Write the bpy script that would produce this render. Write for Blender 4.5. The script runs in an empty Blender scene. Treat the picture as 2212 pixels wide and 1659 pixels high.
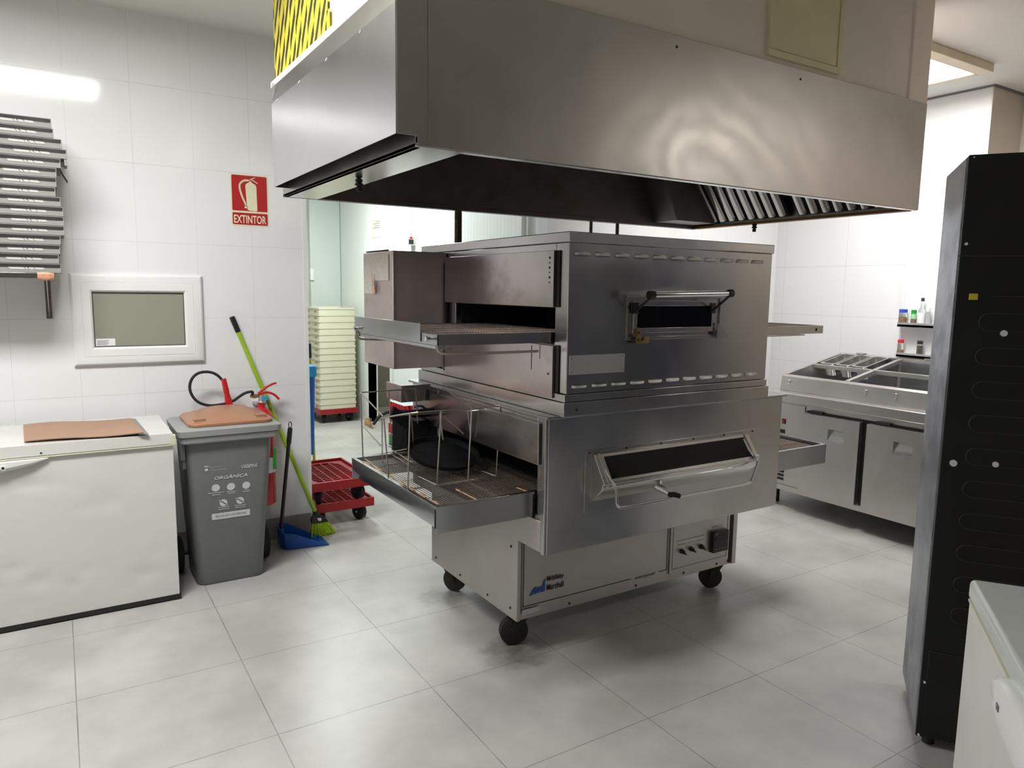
import bpy, bmesh, math, random
from mathutils import Vector, Matrix
random.seed(7)
R = math.radians
S = bpy.context.scene
COL = S.collection

# ---------------------------------------------------------------- camera
F_PX, YAW, PITCH, ROLL, EYE = 1560.63, R(32.152), R(-7.389), R(0.833), 1.5719
fwd = Vector((math.sin(YAW)*math.cos(PITCH), math.cos(YAW)*math.cos(PITCH), math.sin(PITCH)))
rgt0 = Vector((math.cos(YAW), -math.sin(YAW), 0)); up0 = rgt0.cross(fwd)
rgt = rgt0*math.cos(ROLL) + up0*math.sin(ROLL)
upv = up0*math.cos(ROLL) - rgt0*math.sin(ROLL)
cd = bpy.data.cameras.new('camera'); cam = bpy.data.objects.new('camera', cd); COL.objects.link(cam)
m = Matrix.Identity(4)
for i in range(3):
    m[i][0], m[i][1], m[i][2] = rgt[i], upv[i], -fwd[i]
m[2][3] = EYE
cam.matrix_world = m
cd.sensor_fit = 'HORIZONTAL'; cd.sensor_width = 36.0; cd.lens = F_PX*36.0/2212.0
cd.clip_start = 0.02
S.camera = cam

def on(u, v, x=None, y=None, z=None):
    """the point a pixel of the 2212x1659 photograph sees on a plane"""
    d = fwd + rgt*((u-1106)/F_PX) - upv*((v-829.5)/F_PX)
    if x is not None: t = x/d.x
    elif y is not None: t = y/d.y
    else: t = (z-EYE)/d.z
    return Vector((d.x*t, d.y*t, EYE+d.z*t))

# ---------------------------------------------------------------- world, exposure
W = bpy.data.worlds.new('world'); S.world = W; W.use_nodes = True
W.node_tree.nodes['Background'].inputs[0].default_value = (0.80, 0.86, 1.0, 1)
W.node_tree.nodes['Background'].inputs[1].default_value = 0.1
vs = S.view_settings
vs.view_transform = 'Standard'; vs.look = 'None'; vs.gamma = 1.0; vs.use_curve_mapping = False
vs.exposure = 0.9
LIGHT_W = 25.0          # strength of the ceiling diffusers
S.cycles.use_denoising = True
S.cycles.max_bounces = 10
S.cycles.diffuse_bounces = 6
S.cycles.glossy_bounces = 5
S.cycles.sample_clamp_indirect = 4.0
S.cycles.blur_glossy = 1.0
def area_light(name, x0, x1, y0, y1, z, radiance, col):
    ld = bpy.data.lights.new(name, 'AREA'); ld.shape = 'RECTANGLE'; ld.size = x1-x0; ld.size_y = y1-y0
    ld.energy = radiance*math.pi*(x1-x0)*(y1-y0); ld.color = col
    lo_ = bpy.data.objects.new(name, ld); lo_.location = ((x0+x1)/2, (y0+y1)/2, z); COL.objects.link(lo_); return lo_

# ---------------------------------------------------------------- materials
def new_mat(name):
    mt = bpy.data.materials.new(name); mt.use_nodes = True
    nt = mt.node_tree; b = nt.nodes['Principled BSDF']
    return mt, nt, b
def c4(c): return (c[0], c[1], c[2], 1)
def srgb(r, g, b):
    f = lambda v: (v/255/12.92) if v/255 <= 0.04045 else ((v/255+0.055)/1.055)**2.4
    return (f(r), f(g), f(b))
def mapping(nt, scale, kind='Object'):
    tc = nt.nodes.new('ShaderNodeTexCoord'); mp = nt.nodes.new('ShaderNodeMapping')
    mp.inputs['Scale'].default_value = scale
    nt.links.new(tc.outputs[kind], mp.inputs['Vector']); return mp.outputs[0]
def noise(nt, vec, scale, detail=3, rough=0.6):
    n = nt.nodes.new('ShaderNodeTexNoise'); n.inputs['Scale'].default_value = scale
    n.inputs['Detail'].default_value = detail; n.inputs['Roughness'].default_value = rough
    nt.links.new(vec, n.inputs['Vector']); return n.outputs['Fac']
def ramp(nt, fac, c0, c1, p0=0.35, p1=0.65):
    r = nt.nodes.new('ShaderNodeValToRGB'); e = r.color_ramp.elements
    e[0].position, e[1].position = p0, p1; e[0].color, e[1].color = c4(c0), c4(c1)
    nt.links.new(fac, r.inputs[0]); return r.outputs[0]
def mrange(nt, fac, a, b):
    r = nt.nodes.new('ShaderNodeMapRange'); r.inputs['To Min'].default_value = a; r.inputs['To Max'].default_value = b
    r.inputs['From Min'].default_value = 0.3; r.inputs['From Max'].default_value = 0.7
    nt.links.new(fac, r.inputs['Value']); return r.outputs[0]
def bump(nt, b, h, strength, dist=0.01):
    n = nt.nodes.new('ShaderNodeBump'); n.inputs['Strength'].default_value = strength
    n.inputs['Distance'].default_value = dist
    nt.links.new(h, n.inputs['Height']); nt.links.new(n.outputs[0], b.inputs['Normal'])

def plain(name, col, rough=0.5, metal=0.0, var=0.06, coat=0.0, spec=0.5, nscale=6, bmp=0.0):
    mt, nt, b = new_mat(name)
    vec = mapping(nt, (1, 1, 1)); n = noise(nt, vec, nscale)
    lo = tuple(c*(1-var) for c in col); hi = tuple(min(1, c*(1+var)) for c in col)
    nt.links.new(ramp(nt, n, lo, hi), b.inputs['Base Color'])
    nt.links.new(mrange(nt, n, rough*0.85, min(1, rough*1.15)), b.inputs['Roughness'])
    b.inputs['Metallic'].default_value = metal
    b.inputs['Specular IOR Level'].default_value = spec
    b.inputs['Coat Weight'].default_value = coat
    if bmp: bump(nt, b, noise(nt, vec, 90, 4), bmp, 0.002)
    return mt

def steel(name, col=(0.56, 0.54, 0.52), rough=0.28, grain=(1.5, 1.5, 160), var=0.10, wav=0.06, grime=None, aniso=0.0, swirl=0.0):
    """brushed stainless sheet: fine grain, patchy gloss and a slight buckle of the sheet"""
    mt, nt, b = new_mat(name)
    g = noise(nt, mapping(nt, grain), 3.0, 2)
    p = noise(nt, mapping(nt, (1, 1, 1)), 2.6, 5, 0.65)
    col2 = ramp(nt, p, tuple(c*(1-var) for c in col), tuple(c*(1+var) for c in col), 0.3, 0.7)
    if grime:
        k = noise(nt, mapping(nt, (1, 1, 1.6)), 1.7, 6, 0.7)
        mx = nt.nodes.new('ShaderNodeMixRGB'); mx.inputs[2].default_value = c4(grime[0])
        r = nt.nodes.new('ShaderNodeMapRange'); r.inputs['From Min'].default_value = grime[1]; r.inputs['From Max'].default_value = grime[1]+0.22
        r.inputs['To Max'].default_value = grime[2]
        nt.links.new(k, r.inputs['Value']); nt.links.new(r.outputs[0], mx.inputs[0]); nt.links.new(col2, mx.inputs[1])
        col2 = mx.outputs[0]
    nt.links.new(col2, b.inputs['Base Color'])
    ad = nt.nodes.new('ShaderNodeMath'); ad.operation = 'MULTIPLY_ADD'
    nt.links.new(g, ad.inputs[0]); ad.inputs[1].default_value = 0.03
    nt.links.new(mrange(nt, p, rough*0.95-0.015, rough*1.22-0.015), ad.inputs[2])
    rg = ad.outputs[0]
    if swirl:      # wiping marks: wide bent arcs that are a little glossier or duller
        wv = nt.nodes.new('ShaderNodeTexWave'); wv.wave_type = 'RINGS'; wv.rings_direction = 'Y'
        wv.inputs['Scale'].default_value = 1.6; wv.inputs['Distortion'].default_value = 16.0; wv.inputs['Detail'].default_value = 2.5; wv.inputs['Detail Scale'].default_value = 0.9
        nt.links.new(mapping(nt, (1, 1, 1.4)), wv.inputs['Vector'])
        w2 = nt.nodes.new('ShaderNodeMath'); w2.operation = 'MULTIPLY_ADD'; w2.inputs[1].default_value = swirl
        nt.links.new(wv.outputs['Fac'], w2.inputs[0]); nt.links.new(rg, w2.inputs[2]); rg = w2.outputs[0]
    nt.links.new(rg, b.inputs['Roughness'])
    b.inputs['Metallic'].default_value = 1.0
    b.inputs['Anisotropic'].default_value = aniso
    if wav: bump(nt, b, noise(nt, mapping(nt, (1, 1, 1)), 1.8, 1), wav, 0.05)
    return mt

def grid_lines(nt, sep, axis, origin, pitch, width):
    """1 on the joint lines of a regular grid, else 0 (world coordinates)"""
    def mm(op, a, bb=None, cc=None):
        n = nt.nodes.new('ShaderNodeMath'); n.operation = op
        for i, q in enumerate((a, bb, cc)):
            if q is None: continue
            if isinstance(q, (int, float)): n.inputs[i].default_value = q
            else: nt.links.new(q, n.inputs[i])
        return n.outputs[0]
    t = mm('SUBTRACT', sep.outputs[axis], origin - 1000*pitch)
    t = mm('MODULO', t, pitch)
    t = mm('SUBTRACT', t, pitch/2); t = mm('ABSOLUTE', t)
    return mm('GREATER_THAN', t, pitch/2 - width/2), mm

def tiles(name, axes, origin, pitch, tile, joint, jw, rough, var=0.02, cloud=2.0, seams=0.15, metal_shift=0.0, jointvar=0.5, mark=None):
    mt, nt, b = new_mat(name)
    geo = nt.nodes.new('ShaderNodeNewGeometry'); sep = nt.nodes.new('ShaderNodeSeparateXYZ')
    nt.links.new(geo.outputs['Position'], sep.inputs[0])
    l1, mm = grid_lines(nt, sep, axes[0], origin[0], pitch[0], jw[0])
    l2, mm = grid_lines(nt, sep, axes[1], origin[1], pitch[1], jw[1])
    n1 = noise(nt, mapping(nt, (1, 1, 1)), cloud, 5, 0.6)
    tc = ramp(nt, n1, tuple(c*(1-var) for c in tile), tuple(min(1, c*(1+var)) for c in tile), 0.36, 0.64)
    # each joint line fades in and out along its length
    n2 = noise(nt, mapping(nt, (1, 1, 1)), 3.3, 3)
    fade = mm('MULTIPLY', mm('MAXIMUM', l1, l2), mrange(nt, n2, 1-jointvar, 1.0))
    mx = nt.nodes.new('ShaderNodeMixRGB'); mx.inputs[2].default_value = c4(joint)
    nt.links.new(fade, mx.inputs[0]); nt.links.new(tc, mx.inputs[1])
    colr = mx.outputs[0]
    if mark: colr = mark(nt, sep, mm, colr)
    nt.links.new(colr, b.inputs['Base Color'])
    nt.links.new(mrange(nt, n1, rough*0.85, rough*1.15), b.inputs['Roughness'])
    h = mm('SUBTRACT', 1.0, mm('MAXIMUM', l1, l2))
    bump(nt, b, h, seams, 0.002)
    return mt

def emit(name, col, strength):
    mt, nt, b = new_mat(name)
    b.inputs['Base Color'].default_value = c4((0.8, 0.8, 0.8))
    b.inputs['Emission Color'].default_value = c4(col); b.inputs['Emission Strength'].default_value = strength
    return mt
def glassy(name, col, rough=0.03, trans=1.0):
    mt, nt, b = new_mat(name)
    b.inputs['Base Color'].default_value = c4(col); b.inputs['Roughness'].default_value = rough
    b.inputs['Transmission Weight'].default_value = trans; b.inputs['IOR'].default_value = 1.45
    return mt

M = {}
M['steel'] = steel('brushed_steel', (0.50, 0.485, 0.475), 0.205)
M['hood'] = steel('hood_steel', (0.47, 0.445, 0.41), 0.31, (1.2, 1.2, 120), 0.08, 0.14, swirl=0.035)
M['hoodside'] = steel('hood_side_steel', (0.66, 0.66, 0.67), 0.19, (1.2, 1.2, 90), 0.05, 0.05)
M['hoodin'] = steel('hood_inside_steel', (0.20, 0.17, 0.155), 0.45, (1, 1, 20), 0.2, 0.05, ((0.13, 0.06, 0.02), 0.55, 0.6))
M['heat'] = steel('heat_tinted_steel', (0.44, 0.395, 0.385), 0.205, (1.5, 1.5, 60), 0.16, 0.06, ((0.10, 0.055, 0.045), 0.52, 0.55))
M['ovenfront'] = steel('oven_front_steel', (0.46, 0.452, 0.448), 0.205, (1.5, 1.5, 150), 0.12, 0.05)
M['basefront'] = steel('dull_cabinet_steel', (0.50, 0.475, 0.45), 0.42, (1.5, 1.5, 100), 0.10, 0.04, ((0.10, 0.07, 0.05), 0.62, 0.6))
M['heatbox'] = steel('heat_tinted_box', (0.56, 0.49, 0.475), 0.50, (1.5, 1.5, 60), 0.12, 0.03, ((0.16, 0.10, 0.085), 0.56, 0.5))
M['tray'] = steel('tray_steel', (0.42, 0.43, 0.45), 0.205, (1.5, 1.5, 60), 0.10, 0.03)
M['table'] = steel('table_steel', (0.60, 0.58, 0.56), 0.34, (1.5, 1.5, 100), 0.06, 0.03)
M['pan'] = steel('pan_steel', (0.62, 0.60, 0.58), 0.20, (1, 1, 30), 0.05, 0.0)
M['zinc'] = steel('galvanised_plate', (0.62, 0.63, 0.64), 0.45, (30, 30, 30), 0.12, 0.0)
M['wire'] = steel('chrome_wire', (0.48, 0.44, 0.40), 0.34, (8, 8, 8), 0.2, 0.0)
M['belt'] = steel('sooty_belt_wire', (0.36, 0.30, 0.265), 0.45, (20, 20, 20), 0.35, 0.0, ((0.50, 0.34, 0.20), 0.55, 0.7))
M['burnt'] = plain('burnt_crust', (0.30, 0.20, 0.115), 0.8, 0, 0.5, nscale=60, bmp=0.4)
M['brass'] = plain('brass', (0.42, 0.30, 0.12), 0.35, 1.0, 0.2)
M['blackpan'] = plain('black_iron', (0.0045, 0.0045, 0.005), 0.75, 0, 0.3, spec=0.12, nscale=30)
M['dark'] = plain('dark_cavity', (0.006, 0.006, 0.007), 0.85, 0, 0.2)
M['black'] = plain('black_plastic', (0.010, 0.010, 0.011), 0.45)
M['rubber'] = plain('black_rubber', (0.014, 0.013, 0.013), 0.75, bmp=0.1)
M['grimy'] = plain('grimy_black', (0.018, 0.015, 0.013), 0.8, 0, 0.4, nscale=40, bmp=0.3)
M['glass_dark'] = plain('dark_glass', (0.006, 0.006, 0.007), 0.08, spec=0.3)
M['white_enamel'] = plain('white_enamel', srgb(212, 212, 207), 0.22, 0, 0.02, coat=0.2, nscale=3)
M['gasket'] = plain('yellowed_gasket', srgb(205, 203, 180), 0.5, 0, 0.05)
M['pvc'] = plain('white_pvc', srgb(226, 227, 226), 0.22, 0, 0.01)
M['ceiling'] = plain('ceiling_board', srgb(226, 224, 219), 0.8, 0, 0.02, nscale=1.5)
M['bulk'] = plain('painted_bulkhead', srgb(230, 220, 205), 0.55, 0, 0.06, nscale=2.2)
M['bulkpink'] = plain('bulkhead_corner_strip', srgb(242, 226, 212), 0.5, 0, 0.04, nscale=2.2)
M['cream'] = plain('cream_board', srgb(222, 212, 168), 0.5, 0, 0.05, nscale=3)
M['red'] = plain('red_plastic', srgb(150, 20, 28), 0.38, 0, 0.08, nscale=5)
M['redgloss'] = plain('red_paint', srgb(186, 22, 30), 0.22, 0, 0.05, coat=0.4)
M['sign_red'] = plain('sign_red', srgb(170, 22, 28), 0.35, 0, 0.05)
M['sign_cream'] = plain('sign_cream', srgb(222, 218, 188), 0.4, 0, 0.02)
M['crate'] = plain('cream_crate_plastic', srgb(212, 208, 184), 0.42, 0, 0.03, nscale=2)
M['bin_grey'] = plain('bin_grey_plastic', srgb(112, 114, 112), 0.42, 0, 0.05, nscale=9, bmp=0.08)
M['bin_rim'] = plain('bin_rim_plastic', srgb(146, 147, 145), 0.42, 0, 0.05, nscale=9)
M['bin_brown'] = plain('bin_brown_plastic', srgb(158, 114, 86), 0.35, 0, 0.06, nscale=4)
M['white_print'] = plain('white_print', srgb(200, 202, 204), 0.5, 0, 0.04, nscale=60)
M['blue'] = plain('blue_plastic', srgb(18, 92, 178), 0.35, 0, 0.08, nscale=3)
M['blue_lt'] = plain('light_blue_plastic', srgb(40, 150, 215), 0.35, 0, 0.05)
M['pan_blue'] = plain('dustpan_blue', srgb(16, 78, 160), 0.35, 0, 0.05)
M['green'] = plain('lime_green_stick', srgb(150, 185, 40), 0.35, 0, 0.04)
M['bristle'] = plain('lime_bristle', srgb(165, 200, 30), 0.7, 0, 0.35, nscale=120)
M['yellow'] = plain('yellow_plastic', srgb(205, 190, 40), 0.4, 0, 0.05)
M['cardboard'] = plain('cardboard', srgb(160, 130, 108), 0.85, 0, 0.06, nscale=8)
M['boxgrey'] = plain('grey_printed_card', srgb(134, 132, 129), 0.7, 0, 0.04, nscale=12)
M['boxdark'] = plain('dark_printed_card', srgb(30, 23, 21), 0.7, 0, 0.08, nscale=12)
M['paper'] = plain('paper', srgb(222, 214, 196), 0.8, 0, 0.04, nscale=10)
M['paper_grey'] = plain('printed_paper', srgb(190, 184, 176), 0.8, 0, 0.10, nscale=70)
M['ink'] = plain('ink_black', (0.02, 0.02, 0.022), 0.5)
M['ink_blue'] = plain('ink_blue', srgb(40, 80, 150), 0.5)
M['ink_grey'] = plain('ink_grey', srgb(110, 110, 112), 0.6)
M['coldpanel'] = plain('cold_room_panel', srgb(200, 207, 202), 0.20, 0, 0.02, nscale=2)
M['tape_brown'] = plain('brown_packing_tape', srgb(190, 140, 110), 0.3, 0, 0.15, nscale=20)
M['fridge_black'] = plain('fridge_black_back', (0.0055, 0.0055, 0.0065), 0.42, 0, 0.15)
M['fridge_coil'] = plain('fridge_coil_black', (0.022, 0.020, 0.018), 0.5)
M['chrome'] = plain('chrome', (0.7, 0.7, 0.72), 0.15, 1.0, 0.02)
M['can_red'] = plain('soft_drink_red', srgb(200, 30, 40), 0.25, 0.3, 0.25, nscale=60)
M['can_green'] = plain('soft_drink_green', srgb(70, 150, 75), 0.3, 0.2, 0.25, nscale=60)
M['film'] = plain('can_tops_under_film', srgb(200, 206, 204), 0.2, 0.2, 0.12, nscale=50)
M['film_blue'] = plain('blue_print_band', srgb(70, 80, 150), 0.3, 0, 0.1)
M['pipe_rust'] = plain('lagged_brown_pipe', srgb(92, 80, 62), 0.7, 0.2, 0.4, nscale=60)
M['spice'] = plain('ground_spice', srgb(176, 140, 100), 0.8, 0, 0.15, nscale=60)
M['pepper'] = plain('peppercorns', srgb(110, 100, 88), 0.8, 0, 0.6, nscale=160)
M['cap_blue'] = plain('blue_cap', srgb(55, 75, 190), 0.4)
M['cap_green'] = plain('green_cap', srgb(30, 150, 40), 0.4)
M['cap_red'] = plain('red_cap', srgb(205, 45, 60), 0.4)
M['label_green'] = plain('pale_green_label', srgb(150, 215, 160), 0.5)
M['clear'] = glassy('clear_glass', (0.95, 1.0, 0.98))
M['pane'] = plain('reflective_pane', srgb(146, 148, 134), 0.06, spec=0.9, var=0.03, nscale=1.2)
M['label'] = plain('white_label', srgb(225, 226, 228), 0.5, 0, 0.03, nscale=80)
M['lime_label'] = plain('lime_label', srgb(70, 205, 70), 0.5)
M['oil'] = plain('dark_sauce', (0.05, 0.02, 0.012), 0.3)
M['bag'] = plain('plastic_bags', srgb(120, 112, 108), 0.35, 0, 0.5, nscale=25)
M['storewall'] = plain('store_room_wall', srgb(150, 150, 134), 0.7, 0, 0.05)
M['lamp'] = emit('lamp_diffuser', (1.0, 0.992, 0.975), 4.0)
M['lamp_back'] = emit('lamp_diffuser_back_room', (0.93, 1.0, 0.97), 4.0)
M['lamp_dim'] = emit('lamp_diffuser_old', (1.0, 0.95, 0.87), 3.0)
M['lamp_frame'] = plain('lamp_frame_cream', srgb(222, 206, 178), 0.5)

def hazard():
    mt, nt, b = new_mat('hazard_tape_print')
    geo = nt.nodes.new('ShaderNodeNewGeometry'); sep = nt.nodes.new('ShaderNodeSeparateXYZ')
    nt.links.new(geo.outputs['Position'], sep.inputs[0])
    def mm(op, a, bb=None):
        n = nt.nodes.new('ShaderNodeMath'); n.operation = op
        for i, q in enumerate((a, bb)):
            if q is None: continue
            if isinstance(q, (int, float)): n.inputs[i].default_value = q
            else: nt.links.new(q, n.inputs[i])
        return n.outputs[0]
    # vertical strips of tape 6 cm wide, each with its own phase of slanting bars
    s = mm('DIVIDE', sep.outputs['Y'], 0.085); cell = mm('FLOOR', s)
    ph = mm('MULTIPLY', cell, 0.37)
    nz = noise(nt, mapping(nt, (1, 1, 1)), 16, 3)
    t = mm('ADD', mm('MULTIPLY', sep.outputs['Z'], 7.5), mm('MULTIPLY', s, 0.95))
    t = mm('ADD', mm('ADD', t, ph), mm('MULTIPLY', nz, 0.25))
    t = mm('FRACT', t)
    f = mm('GREATER_THAN', t, 0.60)
    mx = nt.nodes.new('ShaderNodeMixRGB'); mx.inputs[1].default_value = c4(srgb(232, 218, 60)); mx.inputs[2].default_value = c4(srgb(52, 50, 40))
    nt.links.new(f, mx.inputs[0]); nt.links.new(mx.outputs[0], b.inputs['Base Color']); b.inputs['Roughness'].default_value = 0.35
    return mt
M['hazard'] = hazard()

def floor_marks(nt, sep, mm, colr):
    """soot and grease trodden in round the casters; stain plus painted shade before the ovens"""
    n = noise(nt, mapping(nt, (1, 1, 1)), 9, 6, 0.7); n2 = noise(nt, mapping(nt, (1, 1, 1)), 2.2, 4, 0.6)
    for (x, y, r0, k, col, big) in ((1.63, 2.52, 0.17, 0.75, (0.05, 0.04, 0.03), 0), (1.62, 3.20, 0.15, 0.6, (0.06, 0.05, 0.04), 0), (2.88, 2.56, 0.13, 0.5, (0.05, 0.04, 0.035), 0), (2.2, 2.3, 0.75, 0.42, (0.16, 0.12, 0.10), 1), (1.75, 1.95, 0.35, 0.22, (0.20, 0.18, 0.15), 1)):  # the big ones are brownish stain that also paints in the ovens' floor shade
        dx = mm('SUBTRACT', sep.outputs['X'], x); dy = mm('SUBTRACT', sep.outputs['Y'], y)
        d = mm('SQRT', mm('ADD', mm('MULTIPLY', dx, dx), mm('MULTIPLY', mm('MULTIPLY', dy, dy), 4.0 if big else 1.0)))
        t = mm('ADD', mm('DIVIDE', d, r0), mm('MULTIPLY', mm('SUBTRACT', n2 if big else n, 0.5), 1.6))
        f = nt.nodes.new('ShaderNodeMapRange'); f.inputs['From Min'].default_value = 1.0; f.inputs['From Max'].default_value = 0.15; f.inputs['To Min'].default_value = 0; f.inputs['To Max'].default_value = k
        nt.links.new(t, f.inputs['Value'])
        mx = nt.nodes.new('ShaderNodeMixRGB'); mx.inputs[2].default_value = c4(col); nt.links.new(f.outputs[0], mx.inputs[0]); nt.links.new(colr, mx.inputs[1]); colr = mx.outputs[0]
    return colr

# room tiles: pitch and phase read off the photograph
M['walltile'] = tiles('white_wall_tile', ('X', 'Z'), (0.0877, 2.6396), (0.303, 0.4174), srgb(226, 227, 228), srgb(200, 200, 198), (0.0026, 0.0035), 0.10, 0.012, 1.2, 0.12, jointvar=0.75)
M['walltile_y'] = tiles('white_wall_tile_side', ('Y', 'Z'), (0.1, 1.395), (0.60, 0.4174), srgb(224, 225, 227), srgb(190, 190, 190), (0.003, 0.004), 0.14, 0.012, 1.2, 0.2, jointvar=0.6)
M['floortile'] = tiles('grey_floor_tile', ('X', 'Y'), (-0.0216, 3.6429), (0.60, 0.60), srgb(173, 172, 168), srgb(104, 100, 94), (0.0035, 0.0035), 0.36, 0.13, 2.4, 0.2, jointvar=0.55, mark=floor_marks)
M['backtile'] = tiles('back_room_tile', ('X', 'Z'), (2.66, 1.50), (2.0, 0.62), srgb(196, 199, 184), srgb(165, 168, 155), (0.004, 0.006), 0.20, 0.02, 1.2, 0.1)
M['ribs'] = tiles('ribbed_sandwich_panel', ('Y', 'Z'), (4.45, -50), (0.055, 100.0), srgb(226, 229, 226), srgb(206, 210, 207), (0.006, 0.001), 0.36, 0.01, 1.0, 0.3)
M['skirt'] = plain('grey_skirting', srgb(150, 148, 144), 0.5, 0, 0.2, nscale=6)

# ---------------------------------------------------------------- mesh helpers
class MB:
    def __init__(s): s.bm = bmesh.new(); s.mi = 0
    def mat(s, i): s.mi = i; return s
    def face(s, pts):
        f = s.bm.faces.new([s.bm.verts.new(p) for p in pts]); f.material_index = s.mi; return f
    def hull8(s, p):
        v = [s.bm.verts.new(q) for q in p]
        for idx in ((3, 2, 1, 0), (4, 5, 6, 7), (0, 1, 5, 4), (1, 2, 6, 5), (2, 3, 7, 6), (3, 0, 4, 7)):
            f = s.bm.faces.new([v[i] for i in idx]); f.material_index = s.mi
        return s
    def box(s, x0, x1, y0, y1, z0, z1):
        if x0 > x1: x0, x1 = x1, x0
        if y0 > y1: y0, y1 = y1, y0
        if z0 > z1: z0, z1 = z1, z0
        return s.hull8([(x0, y0, z0), (x1, y0, z0), (x1, y1, z0), (x0, y1, z0), (x0, y0, z1), (x1, y0, z1), (x1, y1, z1), (x0, y1, z1)])
    def prism(s, poly, ax, a, b):
        """extrude a 2D outline along axis ax from a to b; the outline is in the two other axes, in order"""
        def P(q, t):
            return (t, q[0], q[1]) if ax == 'x' else (q[0], t, q[1]) if ax == 'y' else (q[0], q[1], t)
        lo = [s.bm.verts.new(P(q, a)) for q in poly]; hi = [s.bm.verts.new(P(q, b)) for q in poly]
        n = len(poly); fs = [s.bm.faces.new(lo), s.bm.faces.new(hi[::-1])]
        for i in range(n): fs.append(s.bm.faces.new((lo[i], hi[i], hi[(i+1) % n], lo[(i+1) % n])))
        for f in fs: f.material_index = s.mi
        return s
    def ring(s, c, u, v, r, n): return [s.bm.verts.new(Vector(c) + u*(r*math.cos(2*math.pi*i/n)) + v*(r*math.sin(2*math.pi*i/n))) for i in range(n)]
    def tube(s, pts, r, n=8, closed=False, radii=None):
        pts = [Vector(p) for p in pts]; k = len(pts); rings = []; prev = None
        for i, p in enumerate(pts):
            if closed: t = pts[(i+1) % k] - pts[i-1]
            else: t = (pts[min(i+1, k-1)] - pts[max(i-1, 0)])
            t.normalize()
            u = (prev - t*prev.dot(t)) if prev is not None else t.orthogonal()
            if u.length < 1e-5: u = t.orthogonal()
            u.normalize(); prev = u; v = t.cross(u)
            rings.append(s.ring(p, u, v, radii[i] if radii else r, n))
        fs = []
        for i in range(k if closed else k-1):
            a, b = rings[i], rings[(i+1) % k]
            for j in range(n): fs.append(s.bm.faces.new((a[j], a[(j+1) % n], b[(j+1) % n], b[j])))
        if not closed: fs += [s.bm.faces.new(rings[0][::-1]), s.bm.faces.new(rings[-1])]
        for f in fs: f.material_index = s.mi
        return s
    def cyl(s, p0, p1, r, r2=None, n=20): return s.tube([p0, p1], r, n, radii=[r, r if r2 is None else r2])
    def lathe(s, prof, c, n=24, sx=1.0, sy=1.0):
        """profile of (radius, z) turned about the vertical through c"""
        rings = []
        for r, z in prof:
            rings.append([s.bm.verts.new((c[0]+max(r, 1e-4)*sx*math.cos(2*math.pi*i/n), c[1]+max(r, 1e-4)*sy*math.sin(2*math.pi*i/n), c[2]+z)) for i in range(n)])
        fs = []
        for a, b in zip(rings, rings[1:]):
            for j in range(n): fs.append(s.bm.faces.new((a[j], a[(j+1) % n], b[(j+1) % n], b[j])))
        fs += [s.bm.faces.new(rings[0][::-1]), s.bm.faces.new(rings[-1])]
        for f in fs: f.material_index = s.mi
        return s
    def loft(s, loops, cap0=True, cap1=True):
        rs = [[s.bm.verts.new(p) for p in lp] for lp in loops]; n = len(loops[0]); fs = []
        for a, b in zip(rs, rs[1:]):
            for j in range(n): fs.append(s.bm.faces.new((a[j], a[(j+1) % n], b[(j+1) % n], b[j])))
        if cap0: fs.append(s.bm.faces.new(rs[0][::-1]))
        if cap1: fs.append(s.bm.faces.new(rs[-1]))
        for f in fs: f.material_index = s.mi
        return s

def rrect(x0, x1, y0, y1, r, z, n=4):
    out = []
    for cx_, cy_, a0 in ((x1-r, y1-r, 0), (x0+r, y1-r, 90), (x0+r, y0+r, 180), (x1-r, y0+r, 270)):
        for i in range(n+1):
            a = R(a0 + 90*i/n); out.append((cx_+r*math.cos(a), cy_+r*math.sin(a), z))
    return out
def chaikin(pts, it=2, closed=False):
    pts = [Vector(p) for p in pts]
    for _ in range(it):
        out = [] if closed else [pts[0]]
        k = len(pts)
        for i in range(k if closed else k-1):
            a, b = pts[i], pts[(i+1) % k]
            out += [a*0.75+b*0.25, a*0.25+b*0.75]
        if not closed: out.append(pts[-1])
        pts = out
    return pts

def wm(o):
    if o is None: return Matrix.Identity(4)
    loc = Matrix.Translation(o.location) @ o.rotation_euler.to_matrix().to_4x4()
    return wm(o.parent) @ loc
def tag(o, label=None, cat=None, group=None, kind=None):
    if label: o['label'] = label
    if cat: o['category'] = cat
    if group: o['group'] = group
    if kind: o['kind'] = kind
    return o
def build(name, mb, mats, parent=None, bevel=0.0, seg=2, local=False, origin=None):
    """link the shapes collected in mb as ONE mesh object; points are world points unless local"""
    me = bpy.data.meshes.new(name)
    bm = mb.bm
    o = bpy.data.objects.new(name, me)
    if origin is not None: o.location = origin
    o.parent = parent
    if not local: bmesh.ops.transform(bm, matrix=wm(o).inverted(), verts=bm.verts[:])
    bmesh.ops.recalc_face_normals(bm, faces=bm.faces[:])
    for f in bm.faces: f.smooth = True
    bm.to_mesh(me); bm.free()
    me.set_sharp_from_angle(angle=R(32))
    for mt in (mats if isinstance(mats, (list, tuple)) else [mats]): me.materials.append(mt)
    COL.objects.link(o)
    if bevel:
        md = o.modifiers.new('bevel', 'BEVEL'); md.width = bevel; md.segments = seg; md.limit_method = 'ANGLE'; md.angle_limit = R(40)
        md.harden_normals = False
    return o
def thing(name, label, cat, loc=(0, 0, 0), rz=0.0, group=None):
    o = bpy.data.objects.new(name, None); o.empty_display_size = 0.05; COL.objects.link(o)
    o.location = loc; o.rotation_euler = (0, 0, rz)
    return tag(o, label, cat, group)
def struct(name, mb, mats, bevel=0.0):
    return tag(build(name, mb, mats, None, bevel), kind='structure')
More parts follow.
